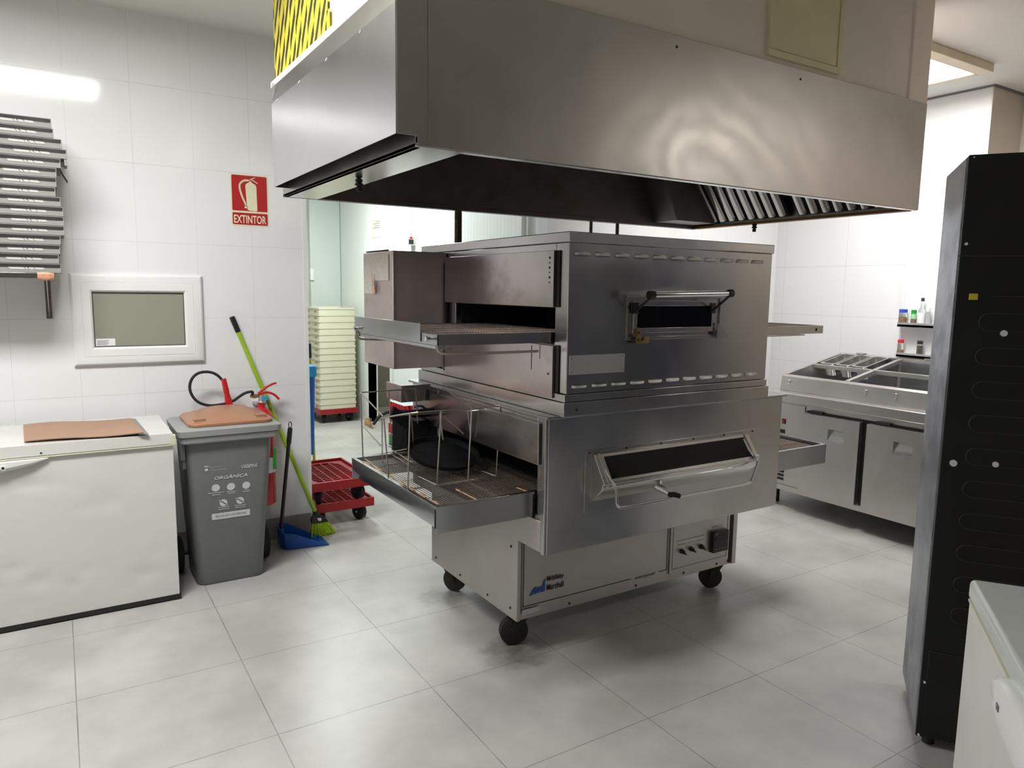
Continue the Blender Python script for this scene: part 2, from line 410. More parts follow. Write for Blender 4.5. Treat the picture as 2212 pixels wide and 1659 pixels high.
def dup(root, loc, rz=None, label=None, group=None):
    r = root.copy(); COL.objects.link(r); r.location = loc
    if rz is not None: r.rotation_euler = (0, 0, rz)
    if label: r['label'] = label
    if group: r['group'] = group
    for ch in list(root.children):
        c = ch.copy(); COL.objects.link(c); c.parent = r
        for g in list(ch.children):
            d = g.copy(); COL.objects.link(d); d.parent = c
    return r
def text_mb(mb, txt, size, origin, xd=(1, 0, 0), yd=(0, 0, 1), width=None, height=None, shear=0.0, bold=0.0, lift=0.0006, align='LEFT'):
    """flat lettering as mesh faces, set on a plane in the world"""
    cu = bpy.data.curves.new('t', 'FONT'); cu.body = txt; cu.size = size; cu.shear = shear; cu.offset = bold*size*1.8; cu.resolution_u = 3
    cu.align_x = align
    ob = bpy.data.objects.new('t', cu); COL.objects.link(ob)
    dg = bpy.context.evaluated_depsgraph_get(); me = bpy.data.meshes.new_from_object(ob.evaluated_get(dg))
    xs = [v.co.x for v in me.vertices]; ys = [v.co.y for v in me.vertices]
    sx = width/(max(xs)-min(xs)) if width else 1.0; sy = height/(max(ys)-min(ys)) if height else (sx if width else 1.0)
    x0 = min(xs) if align == 'LEFT' else 0.0; y0 = min(ys) if height else 0.0
    xd, yd = Vector(xd).normalized(), Vector(yd).normalized(); nd = xd.cross(yd)
    vs_ = [mb.bm.verts.new(Vector(origin) + xd*((v.co.x-x0)*sx) + yd*((v.co.y-y0)*sy) + nd*lift) for v in me.vertices]
    for p in me.polygons:
        try:
            f = mb.bm.faces.new([vs_[i] for i in p.vertices]); f.material_index = mb.mi
        except ValueError: pass
    bpy.data.objects.remove(ob); bpy.data.meshes.remove(me); bpy.data.curves.remove(cu)
    return mb
M['lidgrey'] = plain('pale_grey_lid', srgb(190, 196, 191), 0.22, 0, 0.02, coat=0.2)
M['print_soft'] = plain('soft_white_print', srgb(178, 176, 172), 0.7, 0, 0.06, nscale=90)
# ================================================================ the setting
HC = 3.0            # ceiling height
YW, YB, XR, XP = 4.49, 4.40, 5.60, 3.05
X0, Y0 = -2.3, -2.7
# wall with the small window: tiled, free end at x = 1.31
a = MB(); a.box(X0, 1.31, YW, YW+0.13, 0, HC); struct('wall_left', a, M['walltile'])
a = MB(); a.box(X0, 1.31, YW-0.006, YW, 0, 0.137); struct('baseboard_left', a, M['skirt'])
a = MB(); a.box(1.295, 1.318, YW-0.004, YW+0.134, 0.0, HC); struct('trim_1', a, M['pvc'])
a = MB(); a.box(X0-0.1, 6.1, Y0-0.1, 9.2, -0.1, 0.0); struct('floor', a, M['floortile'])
a = MB(); a.box(X0-0.1, 6.1, Y0-0.1, 9.2, HC, HC+0.1); struct('ceiling', a, M['ceiling'])
a = MB(); a.box(X0-0.1, X0, Y0, 9.1, 0, HC); struct('wall_west', a, M['walltile_y'])
M['nearwall'] = plain('warm_grey_wall', srgb(134, 127, 119), 0.6, 0, 0.05)
a = MB(); a.box(X0, 4.9, Y0-0.1, Y0, 0, HC); struct('wall_near', a, M['nearwall'])
M['navy'] = plain('dark_blue_reflected', srgb(36, 46, 80), 0.5, 0, 0.05)
a = MB(); a.box(4.9, 6.0, Y0-0.1, Y0, 0, HC); a.box(5.86, 5.90, Y0, -0.75, 0, HC); a.box(3.5, 5.86, Y0, -1.9, 0, 0.95); struct('unseen_navy_corner', a, M['navy'])  # unseen dark cabinet and wall faces, added to darken the steel's reflections
M['rightnear'] = plain('warm_white_wall', srgb(206, 197, 186), 0.5, 0, 0.04)
# wall behind the ovens, right wall, pillar
a = MB(); a.box(XP, XR+0.3, YB, YB+0.12, 0, HC); struct('wall_back', a, M['walltile'])
a = MB(); a.box(XR, XR+0.1, 2.62, YB, 0, HC); struct('wall_right', a, M['walltile_y'])
a = MB(); a.box(5.46, XR, 2.62, 3.12, 0, HC); struct('wall_pillar', a, M['walltile_y'])
a = MB(); a.box(5.46, 5.95, 2.61, 2.62, 0, HC); a.box(5.90, 6.0, Y0, 2.61, 0, HC); struct('wall_right_near', a, M['rightnear'])
a = MB()
for q in ((5.885, 5.9, Y0, 2.61), (5.445, 5.9, 2.595, 2.61), (5.445, 5.46, 2.61, 3.12), (5.585, XR, 3.12, YB)): a.box(*q, HC-0.012, HC)
struct('trim_2', a, M['ink_grey'])
# sandwich-panel wall with the store-room doorway
DY0, DY1, DZ = 7.33, 8.02, 1.985
a = MB(); a.box(XP, XP+0.1, YB+0.12, DY0, 0, HC); a.box(XP, XP+0.1, DY0, DY1, DZ, HC); a.box(XP, XP+0.1, DY1, 9.1, 0, HC)
struct('wall_panel', a, M['ribs'])
a = MB(); a.box(XP-0.02, XP+0.12, DY0-0.07, DY0, 0, DZ+0.07); a.box(XP-0.02, XP+0.12, DY1, DY1+0.07, 0, DZ+0.07); a.box(XP-0.02, XP+0.12, DY0, DY1, DZ, DZ+0.07)
struct('trim_3', a, M['pvc'], 0.004)
a = MB(); a.box(X0, 3.05, 9.0, 9.1, 0, HC); struct('wall_far', a, M['backtile'])
# store room
a = MB(); a.box(4.7, 4.8, 6.3, 9.1, 0, HC); a.box(3.15, 4.8, 9.0, 9.1, 0, HC); a.box(3.15, 4.8, 6.2, 6.3, 0, HC); struct('wall_store', a, M['storewall'])
# cold-room door on the far wall
a = MB(); a.box(2.665, 3.045, 8.93, 8.995, 0.02, 2.9); d = struct('door_1', a, M['coldpanel'], 0.004)
a = MB(); a.box(2.655, 2.70, 8.90, 8.93, 1.66, 1.80); build('door_latch', a, M['pvc'], d, 0.004)
# small window
wx0, wx1, wz0, wz1 = 0.062, 0.709, 1.137, 1.629
gx0, gx1, gz0, gz1 = 0.1605, 0.6105, 1.2355, 1.5305
w = bpy.data.objects.new('window_1', None); COL.objects.link(w); w.location = ((wx0+wx1)/2, YW, wz0); tag(w, kind='structure')
def frame_mb(x0, x1, z0, z1, t, y0, y1):
    q = MB(); q.box(x0, x1, y0, y1, z1-t, z1); q.box(x0, x1, y0, y1, z0, z0+t); q.box(x0, x0+t, y0, y1, z0+t, z1-t); q.box(x1-t, x1, y0, y1, z0+t, z1-t); return q
q = MB(); prof = [(0.0, 0.0), (0.0, 0.016), (0.008, 0.024), (0.012, 0.026), (0.046, 0.027), (0.048, 0.0255), (0.050, 0.0285), (0.088, 0.029), (0.094, 0.024), (0.0985, 0.014)]
q.loft([[(wx0+d, YW-h, wz0+d), (wx1-d, YW-h, wz0+d), (wx1-d, YW-h, wz1-d), (wx0+d, YW-h, wz1-d)] for d, h in prof], False, False); build('frame', q, M['pvc'], w)
q = frame_mb(gx0-0.001, gx1+0.001, gz0-0.001, gz1+0.001, 0.004, YW-0.014, YW); build('seal', q, M['black'], w)
q = MB(); q.box(gx0, gx1, YW-0.008, YW, gz0, gz1); build('pane', q, M['pane'], w)
q = MB(); q.box(gx0+0.006, gx0+0.098, YW-0.0095, YW-0.008, gz0+0.006, gz0+0.045); q.mat(1)
for k in range(4): q.box(gx0+0.012, gx0+0.06+0.008*(k % 2), YW-0.0102, YW-0.0095, gz0+0.012+k*0.007, gz0+0.0145+k*0.007)
build('sticker', q, [M['label'], M['ink_grey']], w)
# bulkhead over the hood
HX0, HX1, HY0, HY1, HZ0, HZ1 = 0.885, 3.70, 2.07, 3.60, 2.0, 2.515
a = MB(); a.box(0.93, 3.535, HY0+0.01, HY1, HZ1-0.02, HC-0.001)
b = struct('wall_bulkhead', a, M['bulk'])
a = MB(); a.box(3.536, 3.705, HY0+0.0, HY1, HZ1-0.02, HC-0.001); build('corner_strip', a, M['bulkpink'], b, 0.01)
# cream access panel with a thin frame
a = frame_mb(2.504, 2.985, 2.537, 2.99, 0.026, HY0-0.006, HY0+0.012); build('hatch_frame', a, M['cream'], b, 0.002)
a = MB(); a.box(2.533, 2.956, HY0-0.001, HY0+0.009, 2.566, 2.962); build('hatch', a, M['cream'], b, 0.001)
a = MB()
rows = [(3.585, 2.515, 3.0), (2.76, 2.52, 3.0)]
a.box(0.922, 0.9295, 2.80, 3.585, 2.53, 2.995)
for k in range(9):
    y = 2.80+random.random()*0.03; z = 2.55+k*0.05
    a.box(0.9215, 0.9225, y-0.05*random.random()-0.01, 2.83, z, z+0.045)
a.box(0.918, 0.9205, 2.775, 2.825, 2.44, 2.60)
build('hazard_tape', a, M['hazard'], b)
a = MB(); a.box(0.9, 0.93, HY0+0.02, HY1-0.02, HZ1-0.028, HZ1-0.002); build('ledge', a, M['pvc'], b)
# wall-mounted cable duct and switch on the panel wall
a = MB(); a.box(XP-0.03, XP, 6.76, 6.82, 2.12, 2.9); struct('trim_4', a, M['pvc'], 0.003)

# ================================================================ ceiling lights
def lamp(x0, x1, y0, y1, label, mt, s=1.0, col=(1.0, 0.992, 0.975)):
    t = thing('ceiling_light', label, 'light', ((x0+x1)/2, (y0+y1)/2, HC-0.05), group='ceiling light panels')
    q = MB(); f = 0.05
    for bx in ((x0-f, x1+f, y0-f-0.04, y0), (x0-f, x1+f, y1, y1+f), (x0-f, x0, y0, y1), (x1, x1+f, y0, y1)): q.box(*bx, HC-0.05, HC-0.001)
    build('frame', q, M['lamp_frame'], t, 0.004)
    q = MB(); q.box(x0, x1, y0, y1, HC-0.040, HC-0.010); build('diffuser', q, mt, t)
    l = area_light('ceiling_lamp_light', x0+0.01, x1-0.01, y0+0.01, y1-0.01, HC-0.044, LIGHT_W*s, col); lw = l.location.copy(); l.parent = t; l.location = lw - t.location
    return t
lamp(3.80, 4.93, 2.48, 2.98, 'bright ceiling light panel in a cream frame right of the hood', M['lamp'], 0.68)
lamp(-0.85, 0.33, 2.53, 3.02, 'ceiling light panel over the pizza boxes and chest freezer, seen mirrored in the wall tiles', M['lamp'], 1.0)
lamp(1.75, 2.35, 6.3, 7.4, 'ceiling light panel of the back room behind the hood', M['lamp_back'], 0.9, (0.93, 1.0, 0.97))
lamp(4.6, 5.8, -1.05, -0.55, 'older dim ceiling light panel behind the black fridge', M['lamp_dim'], 0.36, (1.0, 0.95, 0.88))
lamp(3.35, 3.75, 7.3, 8.3, 'unseen light panel added to brighten the store room', M['lamp_dim'], 0.3, (1.0, 0.97, 0.88))  # added lamp with no visible source, lifts the dark store room
# ================================================================ lower conveyor oven with its cabinet base
LX0, LX1, LY0, LY1, LZ0, LZ1 = 1.60, 3.00, 2.27, 3.55, 0.522, 1.075
lo = thing('conveyor_oven', 'lower stainless steel conveyor pizza oven on a wheeled cabinet base, wide slanted window in front', 'oven', (2.30, 2.92, 0), group='stacked conveyor ovens')
BX0, BX1, BY0, BY1, BZ0, BZ1 = 1.612, 2.996, 2.502, 3.34, 0.145, 0.522
# base cabinet
q = MB(); q.box(BX0, BX1, BY0+0.004, BY1, BZ0, BZ1)
q.box(BX0, BX0+0.018, BY0-0.003, BY0+0.004, BZ0, BZ1); q.box(BX1-0.03, BX1, BY0-0.004, BY0+0.004, BZ0, BZ1)
q.mat(1)
for z in (0.19, 0.47): q.cyl((BX0-0.003, BY0+0.05, z), (BX0+0.001, BY0+0.05, z), 0.006, n=10)
for yy in (2.75, 3.02, 3.29): q.cyl((BX0-0.003, yy, 0.175), (BX0+0.001, yy, 0.175), 0.006, n=10)
for xx in (1.9, 2.3, 2.62, 2.86): q.cyl((xx, BY0+0.001, 0.163), (xx, BY0+0.006, 0.163), 0.006, n=10)
q.box(BX1-0.052, BX1-0.032, BY0-0.002, BY0+0.005, BZ0+0.01, BZ1)
base = build('base_cabinet', q, [M['basefront'], M['grimy']], lo, 0.0015)
q = MB(); q.box(1.637, 2.497, BY0-0.004, BY0+0.003, 0.200, 0.505)
q.mat(1)
for bx in ((1.641, 1.645, 0.206, 0.500), (2.489, 2.4925, 0.206, 0.5), (1.641, 2.26, 0.206, 0.2095), (2.44, 2.4925, 0.206, 0.2095)):
    q.box(bx[0], bx[1], BY0-0.0055, BY0-0.0035, bx[2], bx[3])
fp = build('front_panel', q, [M['basefront'], M['ink']], lo, 0.0)
q = MB()
text_mb(q, 'Middleby', 0.04, (1.766, BY0-0.0058, 0.292), width=0.092, height=0.030, bold=0.012)
text_mb(q, 'Marshall', 0.04, (1.766, BY0-0.0058, 0.256), width=0.092, height=0.028, bold=0.012)
build('brand_lettering', q, M['ink'], fp); q = MB(); text_mb(q, 'nacional', 0.03, (2.285, BY0-0.0058, 0.200), width=0.13, height=0.014, shear=0.3, bold=0.004)
build('brand_lettering', q, M['ink'], fp); q = MB()
# slanting blue emblem: three strokes rising to a block
q.face([(1.672, BY0-0.0062, 0.252), (1.690, BY0-0.0062, 0.252), (1.716, BY0-0.0062, 0.285), (1.700, BY0-0.0062, 0.285)])
q.face([(1.695, BY0-0.0062, 0.254), (1.708, BY0-0.0062, 0.254), (1.727, BY0-0.0062, 0.283), (1.719, BY0-0.0062, 0.283)])
q.face([(1.712, BY0-0.0062, 0.256), (1.727, BY0-0.0062, 0.256), (1.738, BY0-0.0062, 0.283), (1.730, BY0-0.0062, 0.283)])
q.face([(1.732, BY0-0.0062, 0.256), (1.757, BY0-0.0062, 0.256), (1.757, BY0-0.0062, 0.315), (1.748, BY0-0.0062, 0.306)])
build('brand_emblem', q, M['ink_blue'], fp)
q = MB(); q.box(1.638, 1.732, BY0-0.0055, BY0-0.002, 0.170, 0.194); build('serial_plate', q, M['zinc'], lo)
# control panel
q = MB(); q.box(2.512, 2.935, BY0-0.005, BY0+0.003, 0.178, 0.52)
q.mat(1)
for bx in ((2.527, 2.5295, 0.200, 0.50), (2.527, 2.92, 0.200, 0.2025), (2.9175, 2.92, 0.2, 0.5), (2.55, 2.745, 0.341, 0.3435)):
    q.box(bx[0], bx[1], BY0-0.0062, BY0-0.0048, bx[2], bx[3])
text_mb(q, 'BLOWER   HEAT   CONVEYOR', 0.02, (2.56, BY0-0.0055, 0.318), width=0.19, height=0.006)
text_mb(q, 'TEMPERATURE', 0.02, (2.80, BY0-0.0055, 0.372), width=0.075, height=0.005)
q.box(2.825, 2.885, BY0-0.0062, BY0-0.0048, 0.425, 0.436)
cp = build('control_panel', q, [M['basefront'], M['ink_grey']], lo, 0.0)
for k, (kx, mt) in enumerate(((2.588, M['black']), (2.655, M['oil']), (2.725, M['black']))):
    q = MB(); q.cyl((kx, BY0-0.005, 0.286), (kx, BY0-0.022, 0.286), 0.013, 0.011, n=18); q.mat(1)
    q.prism([(kx-0.005, 0.292), (kx+0.010, 0.276), (kx+0.004, 0.272), (kx-0.010, 0.285)], 'y', BY0-0.036, BY0-0.020)
    build('switch_knob', q, [mt, M['black']], cp, 0.001)
q = MB(); q.box(2.792, 2.902, BY0-0.030, BY0-0.004, 0.243, 0.352); q.mat(1)
q.box(2.806, 2.888, BY0-0.0315, BY0-0.030, 0.305, 0.333); q.mat(2)
q.cyl((2.808, BY0-0.030, 0.343), (2.808, BY0-0.0335, 0.343), 0.006, n=12)
for k in range(4): q.box(2.808+k*0.022, 2.820+k*0.022, BY0-0.0315, BY0-0.030, 0.256, 0.264)
build('temperature_controller', q, [M['black'], M['glass_dark'], M['ink_grey']], cp, 0.003)
# casters
def caster(parent, x, y, z_top, r=0.058, ang=0.4, w=0.036, name='caster', col=None):
    q = MB(); d = Vector((math.cos(ang), math.sin(ang), 0)); n = Vector((-d.y, d.x, 0)); c = Vector((x, y, r)) + d*r*0.55
    q.tube([c - n*w/2, c - n*w*0.42, c + n*w*0.42, c + n*w/2], r, 24, radii=[r*0.86, r, r, r*0.86])
    q.mat(1); q.cyl(c - n*(w/2+0.004), c + n*(w/2+0.004), r*0.35, n=14)
    for sgn in (1, -1):
        e = c + n*sgn*(w/2+0.006); f = n*sgn*0.003
        p = Vector((x, y, z_top)); a1 = p + n*sgn*(w/2+0.006) - d*0.028; a2 = p + n*sgn*(w/2+0.006) + d*0.034
        q.hull8([e-d*0.012-f, e+d*0.012-f, a2-f-Vector((0, 0, 0.012)), a1-f-Vector((0, 0, 0.012)), e-d*0.012+f, e+d*0.012+f, a2+f-Vector((0, 0, 0.012)), a1+f-Vector((0, 0, 0.012))])
    q.cyl((x, y, z_top-0.016), (x, y, z_top-0.003), 0.034, n=18)
    q.box(x-0.035, x+0.035, y-0.035, y+0.035, z_top-0.004, z_top+0.001)
    return build(name, q, [M['rubber'], col or M['grimy']], parent, 0.0)
caster(lo, 1.685, 2.575, BZ0, 0.064, R(162), 0.042); caster(lo, 2.93, 2.565, BZ0, 0.060, R(150))
caster(lo, 1.675, 3.26, BZ0, 0.060, R(-60)); caster(lo, 2.93, 3.27, BZ0, 0.060, R(80))
# body with its tunnel
OY0, OY1, OZ0, OZ1 = 2.345, 3.24, 0.672, 0.876
q = MB()
q.box(LX0, LX1, LY0, OY0, LZ0, LZ1); q.box(LX0, LX1, OY1, LY1, LZ0, LZ1)
q.box(LX0, LX1, OY0, OY1, OZ1, LZ1); q.box(LX0, LX1, OY0, OY1, LZ0, OZ0)
q.box(LX0-0.012, LX0, LY0+0.004, LY0+0.028, LZ0, LZ1)
body = build('oven_body', q, M['ovenfront'], lo, 0.003)
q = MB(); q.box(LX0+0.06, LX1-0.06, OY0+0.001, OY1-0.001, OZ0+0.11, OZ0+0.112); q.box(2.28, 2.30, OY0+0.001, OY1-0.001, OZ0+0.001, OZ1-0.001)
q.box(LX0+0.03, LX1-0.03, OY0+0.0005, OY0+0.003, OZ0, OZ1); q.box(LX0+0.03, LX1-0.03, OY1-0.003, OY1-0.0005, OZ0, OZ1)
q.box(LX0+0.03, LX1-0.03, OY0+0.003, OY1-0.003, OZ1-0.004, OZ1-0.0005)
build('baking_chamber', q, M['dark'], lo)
q = MB(); q.box(LX0-0.018, LX1+0.02, LY0-0.012, LY1+0.02, LZ1, 1.086); build('top_cover', q, M['ovenfront'], lo, 0.003)
# left side panels
q = MB(); q.box(LX0-0.022, LX0-0.001, 2.31, 3.30, 0.885, 1.055); build('side_panel', q, M['heat'], lo, 0.003)
q = MB(); q.box(LX0-0.010, LX0-0.001, 2.30, 3.53, LZ0+0.005, 0.655)
q.mat(1); q.box(LX0-0.011, LX0-0.0005, 2.293, 2.300, LZ0+0.002, 0.66)
build('lower_side_panel', q, [M['basefront'], M['grimy']], lo, 0.0015)
# slanted window, ledge and frame
ww = bpy.data.objects.new('oven_window', None); COL.objects.link(ww); ww.parent = lo; ww.location = Vector((2.29, LY0, 0.80)) - lo.location
q = MB(); q.box(1.779, 2.81, LY0-0.006, LY0, 0.672, 0.930)
q.mat(1)
for k in range(6): q.cyl((1.80+k*0.197, LY0-0.009, 0.921), (1.80+k*0.197, LY0-0.005, 0.921), 0.0045, n=8)
for k in range(5): q.cyl((1.95+k*0.18, LY0-0.009, 0.735), (1.95+k*0.18, LY0-0.005, 0.735), 0.0045, n=8)
build('mounting_plate', q, [M['ovenfront'], M['grimy']], ww, 0.0012)
prof = [(LY0-0.006, 0.912), (LY0-0.014, 0.914), (LY0-0.086, 0.812), (LY0-0.086, 0.802), (LY0-0.078, 0.800), (LY0-0.078, 0.788), (LY0-0.070, 0.772), (LY0-0.006, 0.715)]
q = MB(); q.prism(prof, 'x', 1.815, 2.745); build('window_frame', q, M['pan'], ww, 0.0025)
gd = Vector((0, -0.072, -0.102)); gn = Vector((0, -0.817, 0.577))
gp = lambda x, t, o: Vector((x, LY0-0.014, 0.914)) + gd*t + gn*o
q = MB(); q.hull8([gp(1.862, 0.90, 0.0), gp(2.705, 0.90, 0.0), gp(2.705, 0.12, 0.0), gp(1.862, 0.12, 0.0), gp(1.862, 0.90, 0.0018), gp(2.705, 0.90, 0.0018), gp(2.705, 0.12, 0.0018), gp(1.862, 0.12, 0.0018)])
build('window_glass', q, M['glass_dark'], ww)
for x0 in (1.832, 2.712):
    q = MB(); a = [gp(x0, 1.08, 0.0), gp(x0+0.014, 1.08, 0), gp(x0+0.014, 0.0, 0), gp(x0, 0, 0)]; q.hull8(a + [p+gn*0.006 for p in a]); build('window_rail', q, M['pan'], ww, 0.001)
L = [(1.840, 2.244, 0.893), (1.840, 2.188, 0.822), (1.868, 2.172, 0.792), (1.862, 2.160, 0.735), (1.868, 2.158, 0.712), (1.895, 2.157, 0.706)]
Rr = [(2.640, 2.157, 0.708), (2.668, 2.158, 0.716), (2.712, 2.165, 0.790), (2.722, 2.172, 0.812), (2.698, 2.190, 0.832), (2.698, 2.244, 0.893)]
q = MB(); q.tube(chaikin(L + Rr, 2), 0.0065, 10); q.mat(1); q.cyl((2.700, 2.18, 0.825), (2.724, 2.174, 0.822), 0.009, n=10)
build('window_handle', q, [M['chrome'], M['zinc']], ww)
q = MB(); q.tube([(2.150, 2.262, 0.752), (2.158, 2.225, 0.738), (2.172, 2.178, 0.722)], 0.012, 12, radii=[0.026, 0.018, 0.011]); q.mat(1); q.tube([(2.158, 2.170, 0.722), (2.185, 2.160, 0.718), (2.205, 2.150, 0.712)], 0.01, 12, radii=[0.010, 0.013, 0.010])
build('window_knob', q, [M['pan'], M['grimy']], ww)

# conveyors -----------------------------------------------------------------
def belt_mb(x0, x1, y0, y1, z, pitch=0.0125, r=0.0015):
    q = MB(); x = x0; k = 0
    while x <= x1:
        q.tube([(x, y0, z), (x, y1, z)], r, 4); x += pitch
    ys = [y0 + (y1-y0)*i/6 for i in range(7)]
    for i, yy in enumerate(ys):
        x = x0
        while x < x1-pitch:       # link loops between rods
            q.tube([(x, yy-0.004, z+0.001), (x+pitch, yy+0.004, z+0.0015)], r, 4); x += pitch
    return q
def conveyor(parent, x0, x1, y0, y1, zt, zb, sx, name='conveyor'):
    """tray, wire belt, drive shaft; sx -1 leaves the oven to the left, +1 to the right"""
    c = bpy.data.objects.new(name, None); COL.objects.link(c); c.parent = parent
    c.location = Vector(((x0+x1)/2, (y0+y1)/2, zb)) - parent.location
    return c
cx0, cx1, cy0, cy1, cz0, cz1 = 1.155, 1.615, 2.355, 3.27, 0.662, 0.766
cv = conveyor(lo, cx0, cx1, cy0, cy1, cz1, cz0, -1)
q = MB(); t = 0.006
q.box(cx0, cx1+0.4, cy0, cy0+t, cz0, cz1); q.box(cx0, cx1+0.4, cy1-t, cy1, cz0, cz1)
q.prism([(cx0, cz1-0.002), (cx0+0.005, cz1-0.002), (cx0+0.005, cz0+0.05), (cx0+0.035, cz0), (cx0+0.030, cz0), (cx0, cz0+0.05)], 'y', cy0+t, cy1-t)
q.box(cx0, cx0+0.018, cy0+t, cy1-t, cz1-0.004, cz1); q.box(cx0, cx1, cy0, cy0+0.016, cz1-0.003, cz1+0.001); q.box(cx0, cx1, cy1-0.016, cy1, cz1-0.003, cz1+0.001)
build('conveyor_frame', q, M['tray'], cv, 0.0012)
q = MB(); q.box(cx0+0.30, cx1+0.1, cy0+t, cy1-t, cz0+0.003, cz0+0.006); build('crumb_pan', q, M['hoodin'], cv)
q = belt_mb(cx0+0.035, cx1+0.25, cy0+0.025, cy1-0.03, cz1-0.016); build('wire_belt', q, M['belt'], cv)
q = MB(); q.tube([(cx0+0.03, cy0+0.01, cz1-0.022), (cx0+0.03, cy1-0.01, cz1-0.022)], 0.013, 12)
random.seed(3)
y = cy0+0.05
while y < cy1-0.08:
    l = 0.05+random.random()*0.05; q.tube([(cx0+0.03, y, cz1-0.021), (cx0+0.031, y+l/2, cz1-0.020), (cx0+0.03, y+l, cz1-0.021)], 0.016, 10, radii=[0.015, 0.018+random.random()*0.003, 0.015]); y += l+0.03+random.random()*0.05
q.tube([(cx0+0.2, cy0+0.03, cz1-0.012), (cx0+0.2, cy0+0.22, cz1-0.012)], 0.0032, 6); q.tube([(cx0+0.44, cy0+0.05, cz1-0.012), (cx0+0.43, cy0+0.12, cz1-0.012)], 0.003, 6)
build('drive_shaft', q, M['burnt'], cv)
q = MB(); q.box(cx0-0.002, cx0+0.001, cy0+0.004, cy0+0.012, cz0+0.02, cz1-0.01); build('frame_slot', q, M['dark'], cv); q = MB(); q.box(cx1-0.026, cx1-0.018, cy0-0.003, cy0+0.001, cz0-0.004, cz1-0.012); build('frame_slot', q, M['dark'], cv)
q = MB(); q.box(2.985, 3.505, cy0, cy0+t, cz0, cz1); q.box(2.985, 3.505, cy1-t, cy1, cz0, cz1); q.box(3.500, 3.505, cy0, cy1, cz0, cz1); q.box(3.0, 3.505, cy0, cy0+0.016, cz1-0.003, cz1+0.001); q.box(3.02, 3.48, cy0+t, cy1-t, cz0+0.003, cz0+0.006)
cv2 = conveyor(lo, 3.0, 3.5, cy0, cy1, cz1, cz0, 1)
build('conveyor_frame', q, M['tray'], cv2, 0.0012)
q = belt_mb(2.80, 3.48, cy0+0.025, cy1-0.03, cz1-0.016); build('wire_belt', q, M['belt'], cv2)
# drive boxes at the back left of the lower oven
q = MB(); q.box(1.435, LX0, 3.325, 3.345, 1.005, 1.09); q.box(1.435, 1.445, 3.345, 3.52, 1.005, 1.09); build('drive_cover', q, M['heat'], lo, 0.002)
q = MB(); q.box(1.47, LX0, 3.345, 3.53, 0.66, 0.90); q.box(1.44, 1.60, 3.33, 3.36, 0.92, 0.96); build('drive_motor', q, M['blackpan'], lo, 0.006)
q = MB(); q.tube(chaikin([(1.30, 3.36, 0.90), (1.34, 3.35, 0.955), (1.44, 3.34, 0.965), (1.60, 3.34, 0.93)], 2), 0.008, 8); q.tube(chaikin([(1.50, 3.31, 0.98), (1.53, 3.29, 0.99), (1.56, 3.30, 0.965), (1.60, 3.3, 0.97)], 2), 0.006, 8)
build('drive_cable', q, M['rubber'], lo)

# ================================================================ upper conveyor oven
UX0, UX1, UY0, UY1, UZ0, UZ1 = 1.66, 2.83, 2.245, 3.55, 1.172, 1.757
uo = thing('conveyor_oven', 'upper conveyor oven, small window under a bar handle between two rows of louvres', 'oven', (2.245, 2.9, 1.087), group='stacked conveyor ovens')
TY0, TY1, TZ0, TZ1 = 2.33, 3.17, 1.362, 1.507
q = MB()
q.box(UX0, UX1, UY0, TY0, UZ0, UZ1); q.box(UX0, UX1, TY1, UY1, UZ0, UZ1); q.box(UX0, UX1, TY0, TY1, TZ1, UZ1); q.box(UX0, UX1, TY0, TY1, UZ0, TZ0)
build('oven_body', q, M['ovenfront'], uo, 0.003)
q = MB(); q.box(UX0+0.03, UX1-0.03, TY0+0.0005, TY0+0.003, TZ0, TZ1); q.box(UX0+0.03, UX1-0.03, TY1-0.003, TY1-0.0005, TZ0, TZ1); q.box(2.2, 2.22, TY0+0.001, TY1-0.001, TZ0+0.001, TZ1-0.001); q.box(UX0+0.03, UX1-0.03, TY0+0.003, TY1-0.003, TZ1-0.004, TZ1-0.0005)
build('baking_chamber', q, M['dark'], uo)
q = MB(); q.box(UX0-0.004, UX1+0.006, UY0-0.006, UY1+0.01, UZ1, 1.797); build('top_cover', q, M['steel'], uo, 0.003)
q = MB(); q.box(UX0-0.012, UX1+0.002, UY0-0.008, UY1, 1.142, 1.171); q.box(UX0-0.022, UX1+0.006, UY0-0.018, UY1+0.01, 1.0865, 1.141)
q.mat(1); q.cyl((1.70, UY0-0.021, 1.112), (1.70, UY0-0.017, 1.112), 0.005, n=8)
build('stacking_frame', q, [M['steel'], M['grimy']], uo, 0.003)
# louvres: little pressed hoods
for row, z, n in ((0, 1.716, 11), (1, 1.200, 11)):
    for k in range(n):
        x = UX0+0.025+k*0.1005; sg = -1 if row == 0 else 1
        secs = []; q = MB()
        for fr, dp in ((0, 0.0), (0.12, 0.013), (0.5, 0.0165), (0.88, 0.013), (1.0, 0.0)):
            xx = x+0.075*fr
            secs.append([(xx, UY0-0.0002, z+0.008*sg*-1), (xx, UY0-0.0005-dp*0.7, z+0.004*-sg), (xx, UY0-0.0006-dp, z+0.006*sg), (xx, UY0-0.0002, z+0.0065*sg)])
        q.loft(secs); build('louvre', q, M['pan'], uo)
q = MB(); q.box(1.671, 1.951, UY0-0.0025, UY0, 1.248, 1.324); q.mat(1)
for (x, z) in ((1.681, 1.258), (1.941, 1.258), (1.681, 1.314), (1.941, 1.314)): q.cyl((x, UY0-0.004, z), (x, UY0-0.002, z), 0.003, n=8)
build('blank_plate', q, [M['zinc'], M['ink_grey']], uo, 0.0006)
